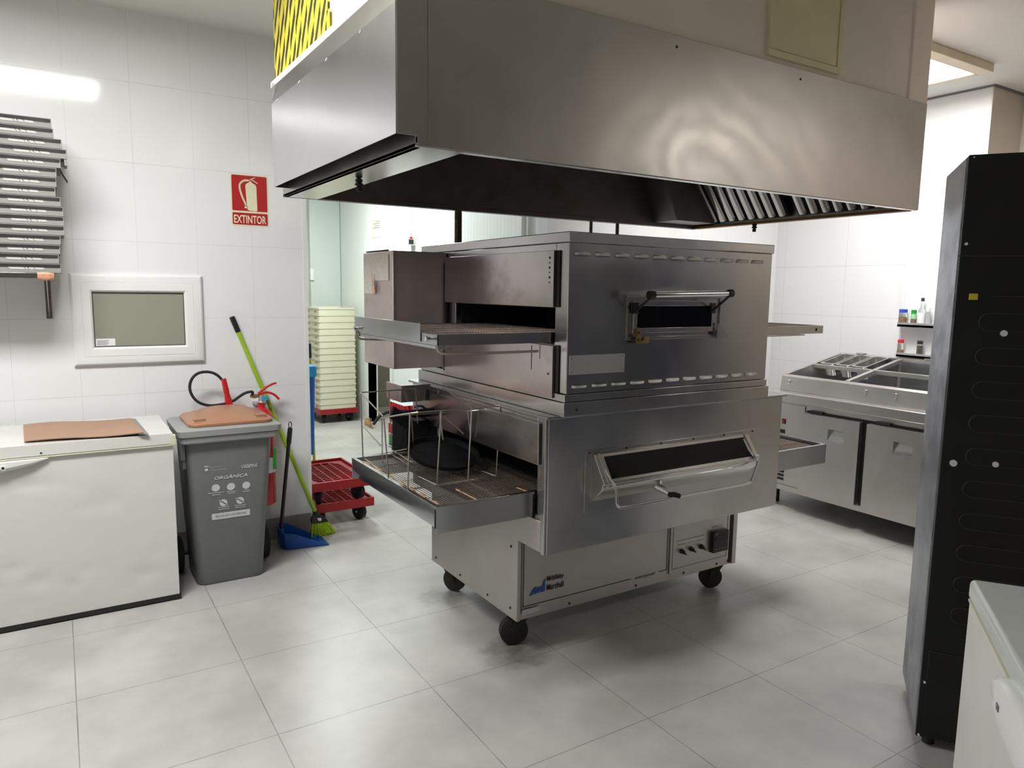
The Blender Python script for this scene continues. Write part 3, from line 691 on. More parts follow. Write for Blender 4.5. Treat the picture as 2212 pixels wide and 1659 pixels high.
# window
uw = bpy.data.objects.new('oven_window', None); COL.objects.link(uw); uw.parent = uo; uw.location = Vector((2.22, UY0, 1.47)) - uo.location
q = frame_mb(1.945, 2.498, 1.378, 1.562, 0.012, UY0-0.012, UY0)
q.box(1.957, 2.486, UY0-0.004, UY0, 1.390, 1.55); build('window_frame', q, M['ovenfront'], uw, 0.001)
q = frame_mb(1.978, 2.455, 1.405, 1.538, 0.022, UY0-0.016, UY0-0.004); build('window_door', q, M['steel'], uw, 0.002)
q = MB(); q.box(2.0, 2.433, UY0-0.010, UY0-0.004, 1.427, 1.516); build('window_glass', q, M['glass_dark'], uw)
hy = 2.135
q = MB(); q.tube([(1.985, hy, 1.562), (2.425, hy, 1.572)], 0.0125, 16); build('handle_bar', q, M['chrome'], uw)
for x, z in ((1.970, 1.561), (2.418, 1.572)):
    q = MB(); q.cyl((x, hy, z), (x+0.026, hy, z+0.0005), 0.017, n=18); q.prism([(hy-0.008, z-0.008), (hy+0.010, z-0.012), (UY0-0.008, 1.492), (UY0-0.016, 1.488)], 'x', x+0.008, x+0.018); q.box(x+0.002, x+0.03, UY0-0.022, UY0-0.012, 1.485, 1.53)
    build('handle_arm', q, M['black'], uw, 0.001)
q = MB(); q.prism([(1.984, 1.362), (2.030, 1.362), (2.018, 1.385), (1.984, 1.438)], 'y', UY0-0.030, UY0-0.026)
q.prism([(2.030, 1.362), (2.060, 1.366), (2.060, 1.39), (2.030, 1.39)], 'y', UY0-0.026, UY0-0.014)
q.mat(1)
for (x, z) in ((1.996, 1.408), (1.996, 1.380), (2.014, 1.380)): q.cyl((x, UY0-0.0312, z), (x, UY0-0.0295, z), 0.0045, n=10)
build('hinge_bracket', q, [M['brass'], M['dark']], uw)
q = MB(); q.prism([(2.455, 1.445), (2.520, 1.392), (2.520, 1.376), (2.455, 1.380)], 'y', UY0-0.030, UY0-0.026); q.box(2.455, 2.52, UY0-0.026, UY0-0.010, 1.376, 1.384)
build('hinge_bracket', q, M['ovenfront'], uw)
# left side: removable panels with their rims
q = MB(); q.box(UX0-0.020, UX0-0.001, 2.318, 3.262, 1.508, 1.728); q.mat(1); q.box(UX0-0.006, UX0-0.0005, 2.298, 2.318, 1.51, 1.728)
for k in range(6): q.cyl((UX0-0.022, 2.345, 1.70-k*0.019), (UX0-0.019, 2.345, 1.70-k*0.019), 0.003 if k % 2 else 0.005, n=8)
build('side_panel', q, [M['heat'], M['grimy']], uo, 0.002)
q = MB(); q.box(UX0-0.020, UX0-0.001, 2.312, 3.27, 1.150, 1.358); q.mat(1); q.box(UX0-0.006, UX0-0.0005, 2.292, 2.312, 1.172, 1.36); q.cyl((UX0-0.023, 2.34, 1.245), (UX0-0.019, 2.34, 1.245), 0.004, n=8)
q.box(UX0-0.0215, UX0-0.0195, 2.46, 2.463, 1.25, 1.35); q.box(UX0-0.0215, UX0-0.0195, 2.40, 2.402, 1.30, 1.355)
build('lower_side_panel', q, [M['heat'], M['grimy']], uo, 0.002)
# control box at the back left with taped notices
q = MB(); q.box(1.370, UX0-0.004, 3.262, 3.655, 1.183, 1.752); q.box(1.366, 1.372, 3.256, 3.262, 1.183, 1.752)
q.mat(1); q.box(UX0-0.022, UX0-0.004, 3.2505, 3.262, 1.165, 1.70)
cb = build('control_box', q, [M['heatbox'], M['grimy']], uo, 0.003)
q = MB(); q.box(1.3665, 1.3695, 3.48, 3.645, 1.545, 1.735); q.box(1.3655, 1.3688, 3.31, 3.50, 1.610, 1.735); build('notice', q, M['paper_grey'], cb)
q = MB(); q.prism([(3.495, 1.65), (3.45, 1.555), (3.49, 1.545)], 'x', 1.352, 1.353); build('notice_corner', q, M['tape_brown'], cb)
# left conveyor
x0, x1, y0, y1, zb, zt = 1.155, 1.70, 2.345, 3.165, 1.368, 1.409
uc = conveyor(uo, x0, x1, y0, y1, zt, zb, -1)
q = MB(); q.box(x0, x1, y0, y0+0.006, zb, zt); q.box(x0, x1, y1-0.006, y1, zb, zt); q.box(x0, x0+0.005, y0, y1, zb+0.001, zt); q.box(x0+0.012, x0+0.06, y0, y1, zb-0.012, zb-0.008)
q.box(x0+0.001, x0+0.006, y0+0.02, y1, zb-0.012, zb)
build('conveyor_frame', q, M['tray'], uc, 0.001)
q = MB(); q.box(x0-0.004, x0-0.001, 2.485, 3.19, 1.376, 1.444); build('end_guard', q, M['tray'], uc, 0.0008)
q = MB()
for yy in (2.395, 3.15):
    q = MB(); q.cyl((x0-0.020, yy, 1.392), (x0, yy, 1.392), 0.006, n=10); q.cyl((x0-0.024, yy, 1.392), (x0-0.018, yy, 1.392), 0.009, n=12)
    build('bolt', q, M['chrome'], uc)
q = belt_mb(x0+0.02, x1+0.15, y0+0.02, y1-0.015, zt-0.004); build('wire_belt', q, M['belt'], uc)
q = MB(); q.tube(chaikin([(x0+0.005, y0+0.012, zb), (x0+0.008, y0+0.012, 1.345), (x0+0.05, y0+0.012, 1.335), (1.60, y0+0.012, 1.335)], 2), 0.005, 8)
build('support_rod', q, M['wire'], uc); q = MB()
q.tube(chaikin([(x0-0.006, y1+0.0, 1.385), (x0-0.008, y1, 1.35), (x0+0.03, y1, 1.335), (1.60, y1-0.02, 1.335)], 2), 0.005, 8)
build('support_rod', q, M['wire'], uc)
# right conveyor
uc2 = conveyor(uo, 2.85, 3.39, y0, y1, zt, zb, 1)
q = MB(); q.box(2.82, 3.392, y0, y0+0.006, zb+0.004, zt+0.004); q.box(2.82, 3.392, y1-0.006, y1, zb, zt+0.004); q.box(3.387, 3.392, y0, y1, zb+0.004, zt+0.004); q.box(2.84, 3.26, y0+0.01, y0+0.2, zb-0.006, zb); q.mat(1); q.cyl((3.335, y0-0.001, 1.393), (3.335, y0+0.001, 1.393), 0.008, n=12)
build('conveyor_frame', q, [M['steel'], M['dark']], uc2, 0.001)
q = belt_mb(2.70, 3.37, y0+0.02, y1-0.015, zt-0.002); build('wire_belt', q, M['belt'], uc2)

# ================================================================ exhaust hood
hd = thing('exhaust_hood', 'large stainless steel canopy hood hanging over the two stacked ovens', 'hood', (2.3, 2.85, HZ0))
q = MB()
q.box(0.95, HX1, HY0+0.004, HY0+0.014, HZ0+0.03, HZ1)                       # core skin behind the front sheet
q.prism([(0.9865, HZ0+0.002), (HX1, HZ0+0.002), (HX1, HZ1), (0.9865, HZ1)], 'y', HY0-0.001, HY0+0.003)
build('front_skin', q, M['hood'], hd, 0.0015)
q = MB(); q.prism([(HX0, HZ0+0.03), (0.952, HZ0+0.03), (0.952, HZ0+0.002), (0.9855, HZ0+0.002), (0.9855, HZ1), (HX0, HZ1)], 'y', HY0, HY0+0.003); build('corner_skin', q, M['hood'], hd, 0.001)
q = MB(); q.box(HX1-0.02, HX1, HY0+0.003, HY1-0.02, HZ0, HZ1); q.box(0.95, HX1, HY1-0.02, HY1, HZ0, HZ1); q.box(0.95, 0.97, HY0+0.014, HY1-0.02, HZ0, HZ1-0.1); q.box(0.95, HX1, HY0+0.014, HY1, HZ1-0.02, HZ1-0.0005)
build('shell', q, M['hood'], hd, 0.001)
# left cheek: separate sheet standing off the shell, lower edge higher than the rim
q = MB(); q.box(HX0-0.003, HX0, HY0+0.002, 3.50, 2.030, 2.400); q.prism([(HX0-0.003, 2.400), (HX0, 2.400), (HX0+0.02, 2.490), (HX0+0.017, 2.490)], 'y', HY0+0.002, 3.50)
q.box(HX0, 0.95, 3.497, 3.50, 2.03, 2.49)
q.mat(1)
for yy in (2.35, 2.70, 3.05, 3.40): q.tube([(HX0-0.004, yy, 2.398), (HX0-0.004, yy+0.012, 2.392)], 0.0018, 6)
build('side_skin', q, [M['hoodside'], M['label']], hd)
q = MB()
q.prism([(0.95, HZ0), (1.115, HZ0), (1.115, HZ0+0.012), (0.95, HZ0+0.012)], 'y', HY0+0.004, HY1)       # broad left rim
q.box(1.115, HX1, HY0+0.004, HY0+0.035, HZ0, HZ0+0.008)
build('rim', q, M['pan'], hd, 0.001)
q = MB(); q.box(1.115, HX1, HY1-0.045, HY1, HZ0-0.002, HZ0+0.022); build('grease_channel', q, M['hoodin'], hd, 0.001)
M['greasy'] = steel('greasy_brown_steel', (0.26, 0.15, 0.065), 0.42, (1, 1, 20), 0.3, 0.0)
q = MB(); q.box(HX1-0.045, HX1, HY0+0.035, HY1-0.045, HZ0-0.003, HZ0+0.012); build('grease_channel', q, M['greasy'], hd, 0.001)
q = MB(); q.box(1.115, 3.42, HY1-0.05, HY1-0.046, HZ0+0.022, 2.46); q.box(1.10, 3.68, HY0+0.04, HY1-0.05, 2.455, 2.46)
build('inner_lining', q, M['hoodin'], hd)
q = MB(); q.hull8([(3.30, 3.35, 2.02), (3.69, 3.35, 2.02), (3.69, 3.55, 2.02), (3.30, 3.55, 2.02), (3.10, 3.35, 2.44), (3.40, 3.35, 2.44), (3.40, 3.55, 2.44), (3.10, 3.55, 2.44)])
build('duct_cheek', q, M['hoodin'], hd)
# baffle filters along the right side, leaning inwards
def baffle(y0, y1):
    q = MB(); n = 8; w = (y1-y0)/n
    def P(s_, o, y): return (3.655-0.285*s_-o*0.80, y, 2.022+0.365*s_-o*0.60)
    q.hull8([P(0, -0.012, y0), P(0, -0.012, y1), P(1, -0.012, y1), P(1, -0.012, y0), P(0, -0.006, y0), P(0, -0.006, y1), P(1, -0.006, y1), P(1, -0.006, y0)])
    for k in range(n):
        a = y0+w*k+w*0.16; b_ = a+w*0.62
        q.mat(1)
        q.loft([[P(t, 0, a), P(t, 0.012, a+w*0.08), P(t, 0.016, (a+b_)/2), P(t, 0.012, b_-w*0.08), P(t, 0, b_)] for t in (0.03, 0.97)])
    q.mat(0)
    return q
for (a_, b_) in ((2.13, 2.74), (2.80, 3.40)):
    build('grease_filter', baffle(a_, b_), [M['dark'], M['pan']], hd)
q = MB(); q.hull8([(3.675, 3.40, 2.012), (3.69, 3.40, 2.012), (3.69, 3.55, 2.012), (3.675, 3.55, 2.012), (3.40, 3.40, 2.39), (3.42, 3.40, 2.39), (3.42, 3.55, 2.39), (3.40, 3.55, 2.39)]); build('filter_blank', q, M['brass'], hd)
for (x, y) in ((1.035, 2.80), (3.66, 3.05)):
    q = MB(); q.lathe([(0.006, 0.0), (0.014, -0.004), (0.014, -0.014), (0.008, -0.016), (0.016, -0.020), (0.016, -0.027), (0.007, -0.029), (0.012, -0.034), (0.010, -0.050)], (x, y, HZ0), 14); build('drain_knob', q, M['grimy'], hd)
for xx in (2.0, 2.72):
    q = MB(); q.cyl((xx, HY0-0.003, 2.475), (xx, HY0+0.001, 2.475), 0.005, n=10); build('screw', q, M['ink'], hd)
q = MB(); q.box(HX1, HX1+0.045, HY0+0.03, HY0+0.05, 2.395, 2.515); build('end_flange', q, M['hood'], hd, 0.008)
# pipes between oven and hood
for (x, r, mt, lb) in ((1.89, 0.020, M['pipe_rust'], 'thick brown lagged pipe rising behind the upper oven into the hood'), (2.81, 0.010, M['pipe_rust'], 'thin brown pipe behind the upper oven, left one of two'), (3.02, 0.011, M['pipe_rust'], 'thin brown pipe behind the upper oven, right one of two')):
    q = MB(); q.cyl((x, 3.585, 1.10), (x, 3.585, HZ0+0.01), r, n=12)
    if r > 0.015:
        for k in range(30): q.tube([(x, 3.585, 1.75+k*0.008), (x, 3.585, 1.754+k*0.008)], r*1.07, 12)
    tag(build('pipe', q, mt, None, origin=(x, 3.585, 1.10)), lb, 'pipe')
# ================================================================ left chest freezer and the cardboard on it
FX1, FY0 = 0.445, 3.83
fz = thing('chest_freezer', 'dented white chest freezer standing against the tiled wall under the pizza boxes', 'freezer', (-0.25, 4.1, 0))
q = MB(); q.box(-1.0, FX1, FY0+0.012, 4.40, 0.028, 0.793)
fb = build('body', q, M['white_enamel'], fz, 0.006, 3)
q = MB(); n1, n2 = 60, 32
V = [[q.bm.verts.new((-0.99+(FX1-0.001+0.99)*i/n1, FY0, 0.030+0.762*j/n2)) for j in range(n2+1)] for i in range(n1+1)]
random.seed(5); dents = [(random.uniform(-0.3, 0.43), random.uniform(0.08, 0.7), random.uniform(0.012, 0.05), random.uniform(0.002, 0.006)) for _ in range(34)]
for i in range(n1+1):
    for j in range(n2+1):
        v = V[i][j]; d = 0
        if 0 < i < n1 and 0 < j < n2:
            for (dx, dz, rr, h) in dents: d += h*math.exp(-(((v.co.x-dx)/rr)**2+((v.co.z-dz)/(rr*0.6))**2))
        v.co.y += min(d, 0.009)
for i in range(n1):
    for j in range(n2): q.bm.faces.new((V[i][j], V[i+1][j], V[i+1][j+1], V[i][j+1]))
bd_ = [e for e in q.bm.edges if e.is_boundary]
ex_ = bmesh.ops.extrude_edge_only(q.bm, edges=bd_)
bmesh.ops.translate(q.bm, verts=[g for g in ex_['geom'] if isinstance(g, bmesh.types.BMVert)], vec=(0, 0.013, 0))
build('dented_front', q, M['white_enamel'], fz)
q = MB(); q.box(-1.0, FX1+0.006, FY0-0.002, 4.37, 0.006, 0.030); build('plinth', q, M['black'], fz)
for (x, y) in ((-0.95, 3.86), (0.40, 3.86), (0.40, 4.33)):
    q = MB(); q.cyl((x, y, 0), (x, y, 0.01), 0.02, n=12); build('foot', q, M['black'], fz)
q = MB(); q.box(-1.0, FX1+0.004, FY0-0.012, 4.40, 0.793, 0.799); build('gasket', q, M['gasket'], fz, 0.002)
q = MB(); q.box(-1.0, FX1, FY0-0.010, 4.40, 0.802, 0.855); q.mat(1); q.cyl((-0.098, FY0-0.0115, 0.815), (-0.098, FY0-0.009, 0.815), 0.006, n=12); q.box(FX1-0.012, FX1+0.012, FY0-0.012, FY0+0.02, 0.80, 0.845); q.mat(2); q.cyl((-0.098, FY0-0.012, 0.815), (-0.098, FY0-0.0105, 0.815), 0.0045, n=12)
build('lid', q, [M['white_enamel'], M['gasket'], M['ink']], fz, 0.010, 3)
q = MB(); q.loft([[(-0.42, FY0-y0, z) for (y0, z) in ((0.010, 0.792), (0.032, 0.790), (0.036, 0.765), (0.012, 0.745))], [(-0.24, FY0-y0, z) for (y0, z) in ((0.010, 0.792), (0.032, 0.790), (0.036, 0.762), (0.012, 0.742))], [(-0.14, FY0-y0, z) for (y0, z) in ((0.010, 0.792), (0.026, 0.790), (0.028, 0.775), (0.012, 0.762))], [(-0.07, FY0-y0, z) for (y0, z) in ((0.010, 0.792), (0.014, 0.791), (0.014, 0.788), (0.012, 0.787))]])
q.mat(1); q.cyl((-0.24, FY0-0.040, 0.768), (-0.24, FY0-0.034, 0.768), 0.012, n=14); q.mat(2); q.cyl((-0.24, FY0-0.042, 0.768), (-0.24, FY0-0.039, 0.768), 0.006, n=12)
build('handle', q, [M['white_enamel'], M['pvc'], M['ink']], fz, 0.003)
# flattened cardboard
c0 = [on(50, 917, z=0.873), on(283, 904, z=0.873), on(310, 934, z=0.873), on(52, 949, z=0.873)]
q = MB()
nx = 8; top = []; bot = []
def cb_pt(s, t, dz): 
    p = (c0[0]*(1-s)+c0[1]*s)*(1-t) + (c0[3]*(1-s)+c0[2]*s)*t
    return Vector((p.x, p.y, p.z + dz + 0.004*math.sin(s*7)+0.003*math.sin(t*5+s*3) - 0.004*t))
for dz in (0.0, -0.0045):
    G = [[q.bm.verts.new(cb_pt(i/nx, j/4, dz)) for j in range(5)] for i in range(nx+1)]
    (top if dz == 0 else bot).append(G)
for G in (top[0], bot[0]):
    for i in range(nx):
        for j in range(4): q.bm.faces.new((G[i][j], G[i+1][j], G[i+1][j+1], G[i][j+1]))
A, B = top[0], bot[0]
for i in range(nx):
    q.bm.faces.new((A[i][0], A[i+1][0], B[i+1][0], B[i][0])); q.bm.faces.new((A[i][4], A[i+1][4], B[i+1][4], B[i][4]))
for j in range(4):
    q.bm.faces.new((A[0][j], A[0][j+1], B[0][j+1], B[0][j])); q.bm.faces.new((A[nx][j], A[nx][j+1], B[nx][j+1], B[nx][j]))
cc = (c0[0]+c0[2])/2
co = build('cardboard_sheet', q, M['cardboard'], None, origin=(cc.x, cc.y, 0.857)); tag(co, 'flattened brown cardboard box lying on the white chest freezer lid', 'cardboard')
q = MB(); q.prism([(c0[3].x+0.005, 0.8565), (c0[2].x-0.02, 0.8565), (c0[2].x-0.01, 0.861), (c0[3].x+0.05, 0.861)], 'y', c0[3].y+0.01, c0[0].y-0.01); build('lower_flap', q, M['cardboard'], co)
q = MB(); q.hull8([tuple(c0[2]+Vector((-0.02, 0, -0.008))), tuple(c0[2]+Vector((0.022, -0.004, -0.012))), tuple(c0[1]+Vector((0.02, 0.0, -0.004))), tuple(c0[1]+Vector((-0.01, 0, -0.002))), tuple(c0[2]+Vector((-0.02, 0, -0.006))), tuple(c0[2]+Vector((0.022, -0.004, -0.010))), tuple(c0[1]+Vector((0.02, 0.0, -0.002))), tuple(c0[1]+Vector((-0.01, 0, 0)))]); build('torn_edge', q, M['boxgrey'], co)

# ================================================================ wall shelf and pizza boxes
BYF = 4.12
sh = thing('wall_shelf', 'steel wall shelf carrying the stack of pizza boxes, brown tape round its end', 'shelf', (-0.35, YW, 1.59))
se = on(110, 590, y=BYF)
q = MB(); q.box(-0.75, se.x, BYF, YW-0.001, 1.594, 1.622); q.mat(0); build('shelf_plate', q, M['steel'], sh, 0.002)
q = MB(); tx = se.x
q.loft([[(tx-0.055, p[0], p[1]) for p in rrect(BYF-0.004, BYF+0.09, 1.590, 1.626, 0.010, 0)], [(tx-0.02, p[0], p[1]) for p in rrect(BYF-0.008, BYF+0.095, 1.585, 1.628, 0.012, 0)], [(tx+0.012, p[0], p[1]) for p in rrect(BYF-0.003, BYF+0.088, 1.592, 1.624, 0.012, 0)]])
build('taped_end', q, M['tape_brown'], sh)
q = MB(); bx_ = on(104, 640, y=YW).x
q.box(bx_-0.014, bx_+0.014, YW-0.008, YW-0.001, 1.39, 1.594); q.prism([(YW-0.008, 1.594), (YW-0.008, 1.40), (YW-0.03, 1.42), (BYF+0.08, 1.585), (BYF+0.08, 1.594)], 'x', bx_-0.002, bx_+0.002)
q.mat(1)
for z in (1.42, 1.50): q.cyl((bx_, YW-0.012, z), (bx_, YW-0.007, z), 0.006, n=10)
build('bracket', q, [M['heat'], M['grimy']], sh, 0.001)
# boxes: right edges read per box, tilt and slip of each
ys_top = [250, 277, 301, 325, 347, 367, 388, 408, 428, 449, 470, 490, 509, 530, 549, 568]
right = [110, 115, 133, 144, 131, 122, 122, 120, 131, 137, 138, 139, 131, 130, 127, 132]
z_all = [on(60, v, y=BYF).z for v in ys_top] + [1.6225]
BW = 0.262
box0 = None
def box_label(k, n):
    if k == 0: return 'topmost grey pizza box of the stack on the wall shelf'
    if k == n-1: return 'bottom grey pizza box of the stack, resting on the shelf plate'
    words = ['second', 'third', 'fourth', 'fifth', 'sixth', 'seventh', 'eighth', 'ninth', 'tenth', 'eleventh', 'twelfth', 'thirteenth', 'fourteenth', 'fifteenth']
    extra = {3: ', sticking out furthest', 5: ', its flap hanging open', 1: ', slipped left'}.get(k, '')
    return words[k-1] + ' grey pizza box from the top of the shelf stack' + extra
nb = len(ys_top); H0 = (z_all[0]-z_all[-1])/nb
for k in range(nb):
    xr = on(right[k], ys_top[k]+8, y=BYF).x; z = z_all[-1] + H0*(nb-1-k)
    lab = box_label(k, nb)
    if box0 is None:
        t = thing('pizza_box', lab, 'box', (0, 0, 0), group='pizza boxes stacked on the wall shelf')
        h = H0-0.0015
        q = MB(); q.prism([(0.0, 0.0), (0.0, h), (0.30, h), (0.30, 0.0)], 'x', -BW, 0.0); build('carton', q, M['boxgrey'], t, 0.0008, local=True)
        q = MB(); q.prism([(-BW+0.004, h*0.55), (-0.006, h*0.55), (-0.003, h*0.65), (-0.003, h*0.93), (-BW+0.004, h*0.93)], 'y', -0.0012, 0.0008)
        q.cyl((-BW*0.5, -0.0016, h*0.60), (-BW*0.5, 0.0, h*0.60), 0.006, n=10)
        build('front_tuck', q, M['boxdark'], t, local=True)
        q = MB(); xx = -BW*0.80
        for wd in (0.060, 0.010, 0.020, 0.036):
            q.prism([(xx, h*0.56), (xx+wd, h*0.56), (xx+wd+0.006, h*0.32), (xx+0.006, h*0.32)], 'y', -0.0018, -0.0010); xx += wd+0.004
        build('printed_line', q, M['print_soft'], t, local=True)
        box0 = t; t.location = (xr, BYF, z)
    else:
        t = dup(box0, (xr, BYF, z), R((-1.2, 0.8, 0.0, 1.0, -0.6)[k % 5])*0.5, lab)
# hanging flaps belong to the boxes they are cut from
fl = [o for o in COL.objects if o.get('label', '').startswith('fourth grey pizza')][0]
q = MB(); q.box(-0.010, 0.0, 0.004, 0.12, -0.030, 0.001); q.box(-0.012, -0.010, 0.004, 0.12, -0.030, 0.0); build('side_flap', q, M['boxgrey'], fl, local=True)
fl = [o for o in COL.objects if o.get('label', '').startswith('fifth grey pizza')][0]
q = MB(); q.hull8([(0.0, 0.02, 0.0), (0.026, 0.03, -0.050), (0.026, 0.16, -0.050), (0.0, 0.16, 0.0), (-0.003, 0.02, 0.0), (0.023, 0.03, -0.050), (0.023, 0.16, -0.050), (-0.003, 0.16, 0.0)]); build('side_flap', q, M['boxgrey'], fl, local=True)

# ================================================================ safety sign
sx0, sx1, sz0, sz1 = 0.889, 1.093, 1.927, 2.213
sg = thing('fire_extinguisher_sign', 'red and cream sign on the tiled wall showing a fire extinguisher over the word EXTINTOR', 'sign', ((sx0+sx1)/2, YW, sz0))
q = MB(); q.loft([[(p[0], YW-0.0015, p[1]) for p in rrect(sx0-0.004, sx1+0.004, sz0-0.004, sz1+0.004, 0.006, 0)], [(p[0], YW-0.0001, p[1]) for p in rrect(sx0-0.004, sx1+0.004, sz0-0.004, sz1+0.004, 0.006, 0)]]); build('sign_board', q, M['sign_cream'], sg)
q = MB()
for (a_, b_, c_, d_) in ((sx0+0.003, sx1-0.003, 2.009, sz1-0.002), (sx0+0.003, sx1-0.003, sz0+0.003, 1.998)):
    q.loft([[(p[0], YW-0.0020, p[1]) for p in rrect(a_, b_, c_, d_, 0.007, 0)], [(p[0], YW-0.0012, p[1]) for p in rrect(a_, b_, c_, d_, 0.007, 0)]])
build('red_field', q, M['sign_red'], sg)
q = MB()
bx = [(0.975, 2.02), (0.985, 2.013), (1.02, 2.010), (1.032, 2.014), (1.030, 2.150), (1.024, 2.163), (1.006, 2.172), (1.002, 2.180), (0.992, 2.180), (0.990, 2.174), (0.972, 2.164), (0.968, 2.150)]
q.prism(bx, 'y', YW-0.0026, YW-0.0018)
q.prism([(0.990, 2.180), (1.000, 2.190), (1.035, 2.170), (1.040, 2.172), (1.006, 2.192), (0.988, 2.190)], 'y', YW-0.0026, YW-0.0018)
q.prism([(0.990, 2.189), (1.018, 2.203), (1.028, 2.203), (1.000, 2.190)], 'y', YW-0.0026, YW-0.0018)
hs = chaikin([(0.992, 0, 2.184), (0.960, 0, 2.184), (0.935, 0, 2.160), (0.936, 0, 2.130), (0.950, 0, 2.085), (0.966, 0, 2.050), (0.968, 0, 2.036)], 2)
for a_, b_ in zip(hs, hs[1:]):
    d_ = (b_-a_).normalized(); nn = Vector((-d_.z, 0, d_.x))*0.0052
    q.prism([(a_.x+nn.x, a_.z+nn.z), (b_.x+nn.x+d_.x*0.001, b_.z+nn.z+d_.z*0.001), (b_.x-nn.x+d_.x*0.001, b_.z-nn.z+d_.z*0.001), (a_.x-nn.x, a_.z-nn.z)], 'y', YW-0.0026, YW-0.0018)
q.prism([(0.960, 2.036), (0.975, 2.040), (0.978, 2.026), (0.962, 2.024)], 'y', YW-0.0026, YW-0.0018)
build('pictogram', q, M['sign_cream'], sg)
q = MB(); text_mb(q, 'EXTINTOR', 0.05, (sx0+0.010, YW-0.0022, 1.938), width=sx1-sx0-0.022, height=0.047, bold=0.010); build('lettering', q, M['sign_cream'], sg)

# ================================================================ fire extinguisher
ex, ey = 0.998, 4.385
fe = thing('fire_extinguisher', 'red fire extinguisher with looped black hose, on the wall behind the grey bin', 'fire extinguisher', (ex, ey, 0.27))
q = MB(); q.lathe([(0.060, 0.272), (0.068, 0.278), (0.070, 0.30), (0.070, 0.775), (0.066, 0.808), (0.050, 0.838), (0.030, 0.855), (0.022, 0.862), (0.022, 0.89)], (ex, ey, 0), 32)
q.mat(1); q.lathe([(0.0706, 0.47), (0.0708, 0.472), (0.0708, 0.56), (0.0706, 0.562)], (ex, ey, 0), 32)
q.mat(2); q.prism([(ex+0.044, 0.49), (ex+0.062, 0.49), (ex+0.062, 0.615), (ex+0.044, 0.615)], 'y', ey-0.062, ey-0.0605)
build('cylinder', q, [M['redgloss'], M['label'], M['lime_label']], fe)
q = MB(); q.lathe([(0.024, 0.888), (0.026, 0.892), (0.018, 0.90), (0.016, 0.95), (0.012, 0.955)], (ex, ey, 0), 16); q.mat(1); q.cyl((ex, ey, 0.93), (ex-0.062, ey-0.01, 0.932), 0.010, n=12); q.cyl((ex-0.03, ey-0.005, 0.93), (ex-0.045, ey-0.008, 0.93), 0.014, n=6); q.mat(2); q.box(ex+0.002, ex+0.034, ey-0.022, ey-0.012, 0.905, 0.925)
build('valve', q, [M['zinc'], M['brass'], M['blue_lt']], fe)
q = MB()
def strap(pts, w, th):
    pts = [Vector(p) for p in pts]; loops = []
    for i, p in enumerate(pts):
        t = (pts[min(i+1, len(pts)-1)]-pts[max(i-1, 0)]).normalized(); nn = Vector((-t.z, 0, t.x))*th/2; s = Vector((0, w/2, 0))
        loops.append([p+nn+s, p+nn-s, p-nn-s, p-nn+s])
    q.loft(loops)
strap(chaikin([(ex-0.02, ey-0.005, 0.945), (ex+0.02, ey-0.006, 0.975), (ex+0.06, ey-0.012, 0.998), (ex+0.085, ey-0.016, 1.004)], 2), 0.020, 0.011)
strap(chaikin([(ex-0.015, ey-0.005, 0.940), (ex+0.03, ey-0.008, 0.952), (ex+0.07, ey-0.014, 0.938), (ex+0.098, ey-0.018, 0.905)], 2), 0.022, 0.013)
build('squeeze_grip', q, M['redgloss'], fe, 0.001)
hp = [on(u, v, y=4.37) for u, v in ((548, 845), (530, 848), (515, 858), (503, 867), (480, 874), (450, 877), (424, 868), (409, 845), (411, 822), (425, 806), (448, 802), (468, 808), (481, 822))]
q = MB(); q.tube(chaikin([(ex-0.058, ey-0.01, 0.932)] + hp, 2), 0.008, 10); build('hose', q, M['rubber'], fe)
h0, h1 = on(483, 818, y=4.362), on(496, 877, y=4.362)
q = MB(); q.tube([h0, h0*0.8+h1*0.2, h0*0.55+h1*0.45, h0*0.45+h1*0.55, h0*0.25+h1*0.75, h1], 0.02, 16, radii=[0.014, 0.0155, 0.0165, 0.0145, 0.019, 0.021]); build('horn', q, M['redgloss'], fe)
q = MB(); q.box(ex-0.02, ex+0.02, ey+0.060, YW-0.0005, 0.70, 0.80); q.box(ex-0.03, ex+0.03, ey+0.0, YW-0.0005, 0.872, 0.884); build('wall_bracket', q, M['zinc'], fe)

# ================================================================ organic-waste bin
bn = thing('waste_bin', 'grey wheeled organic-waste bin with a brown lid on top', 'bin', (0.725, 4.09, 0))
def bsec(x0, x1, y0, y1, z, r=0.045): return rrect(x0, x1, y0, y1, r, z, 5)
q = MB(); q.loft([bsec(0.552, 0.880, 3.945, 4.25, 0.0, 0.05), bsec(0.545, 0.885, 3.935, 4.26, 0.02, 0.05), bsec(0.515, 0.930, 3.895, 4.285, 0.66, 0.04), bsec(0.512, 0.935, 3.890, 4.29, 0.78, 0.03)])
bd = build('bin_body', q, M['bin_grey'], bn)
q = MB(); q.loft([bsec(0.490, 0.962, 3.868, 4.295, 0.780, 0.03), bsec(0.484, 0.968, 3.862, 4.30, 0.786, 0.03), bsec(0.480, 0.972, 3.858, 4.302, 0.812, 0.03), bsec(0.483, 0.969, 3.861, 4.30, 0.815, 0.03), bsec(0.474, 0.978, 3.852, 4.305, 0.818, 0.03), bsec(0.470, 0.982, 3.850, 4.307, 0.848, 0.03), bsec(0.482, 0.97, 3.862, 4.295, 0.856, 0.03)])
build('bin_rim', q, M['bin_rim'], bn)
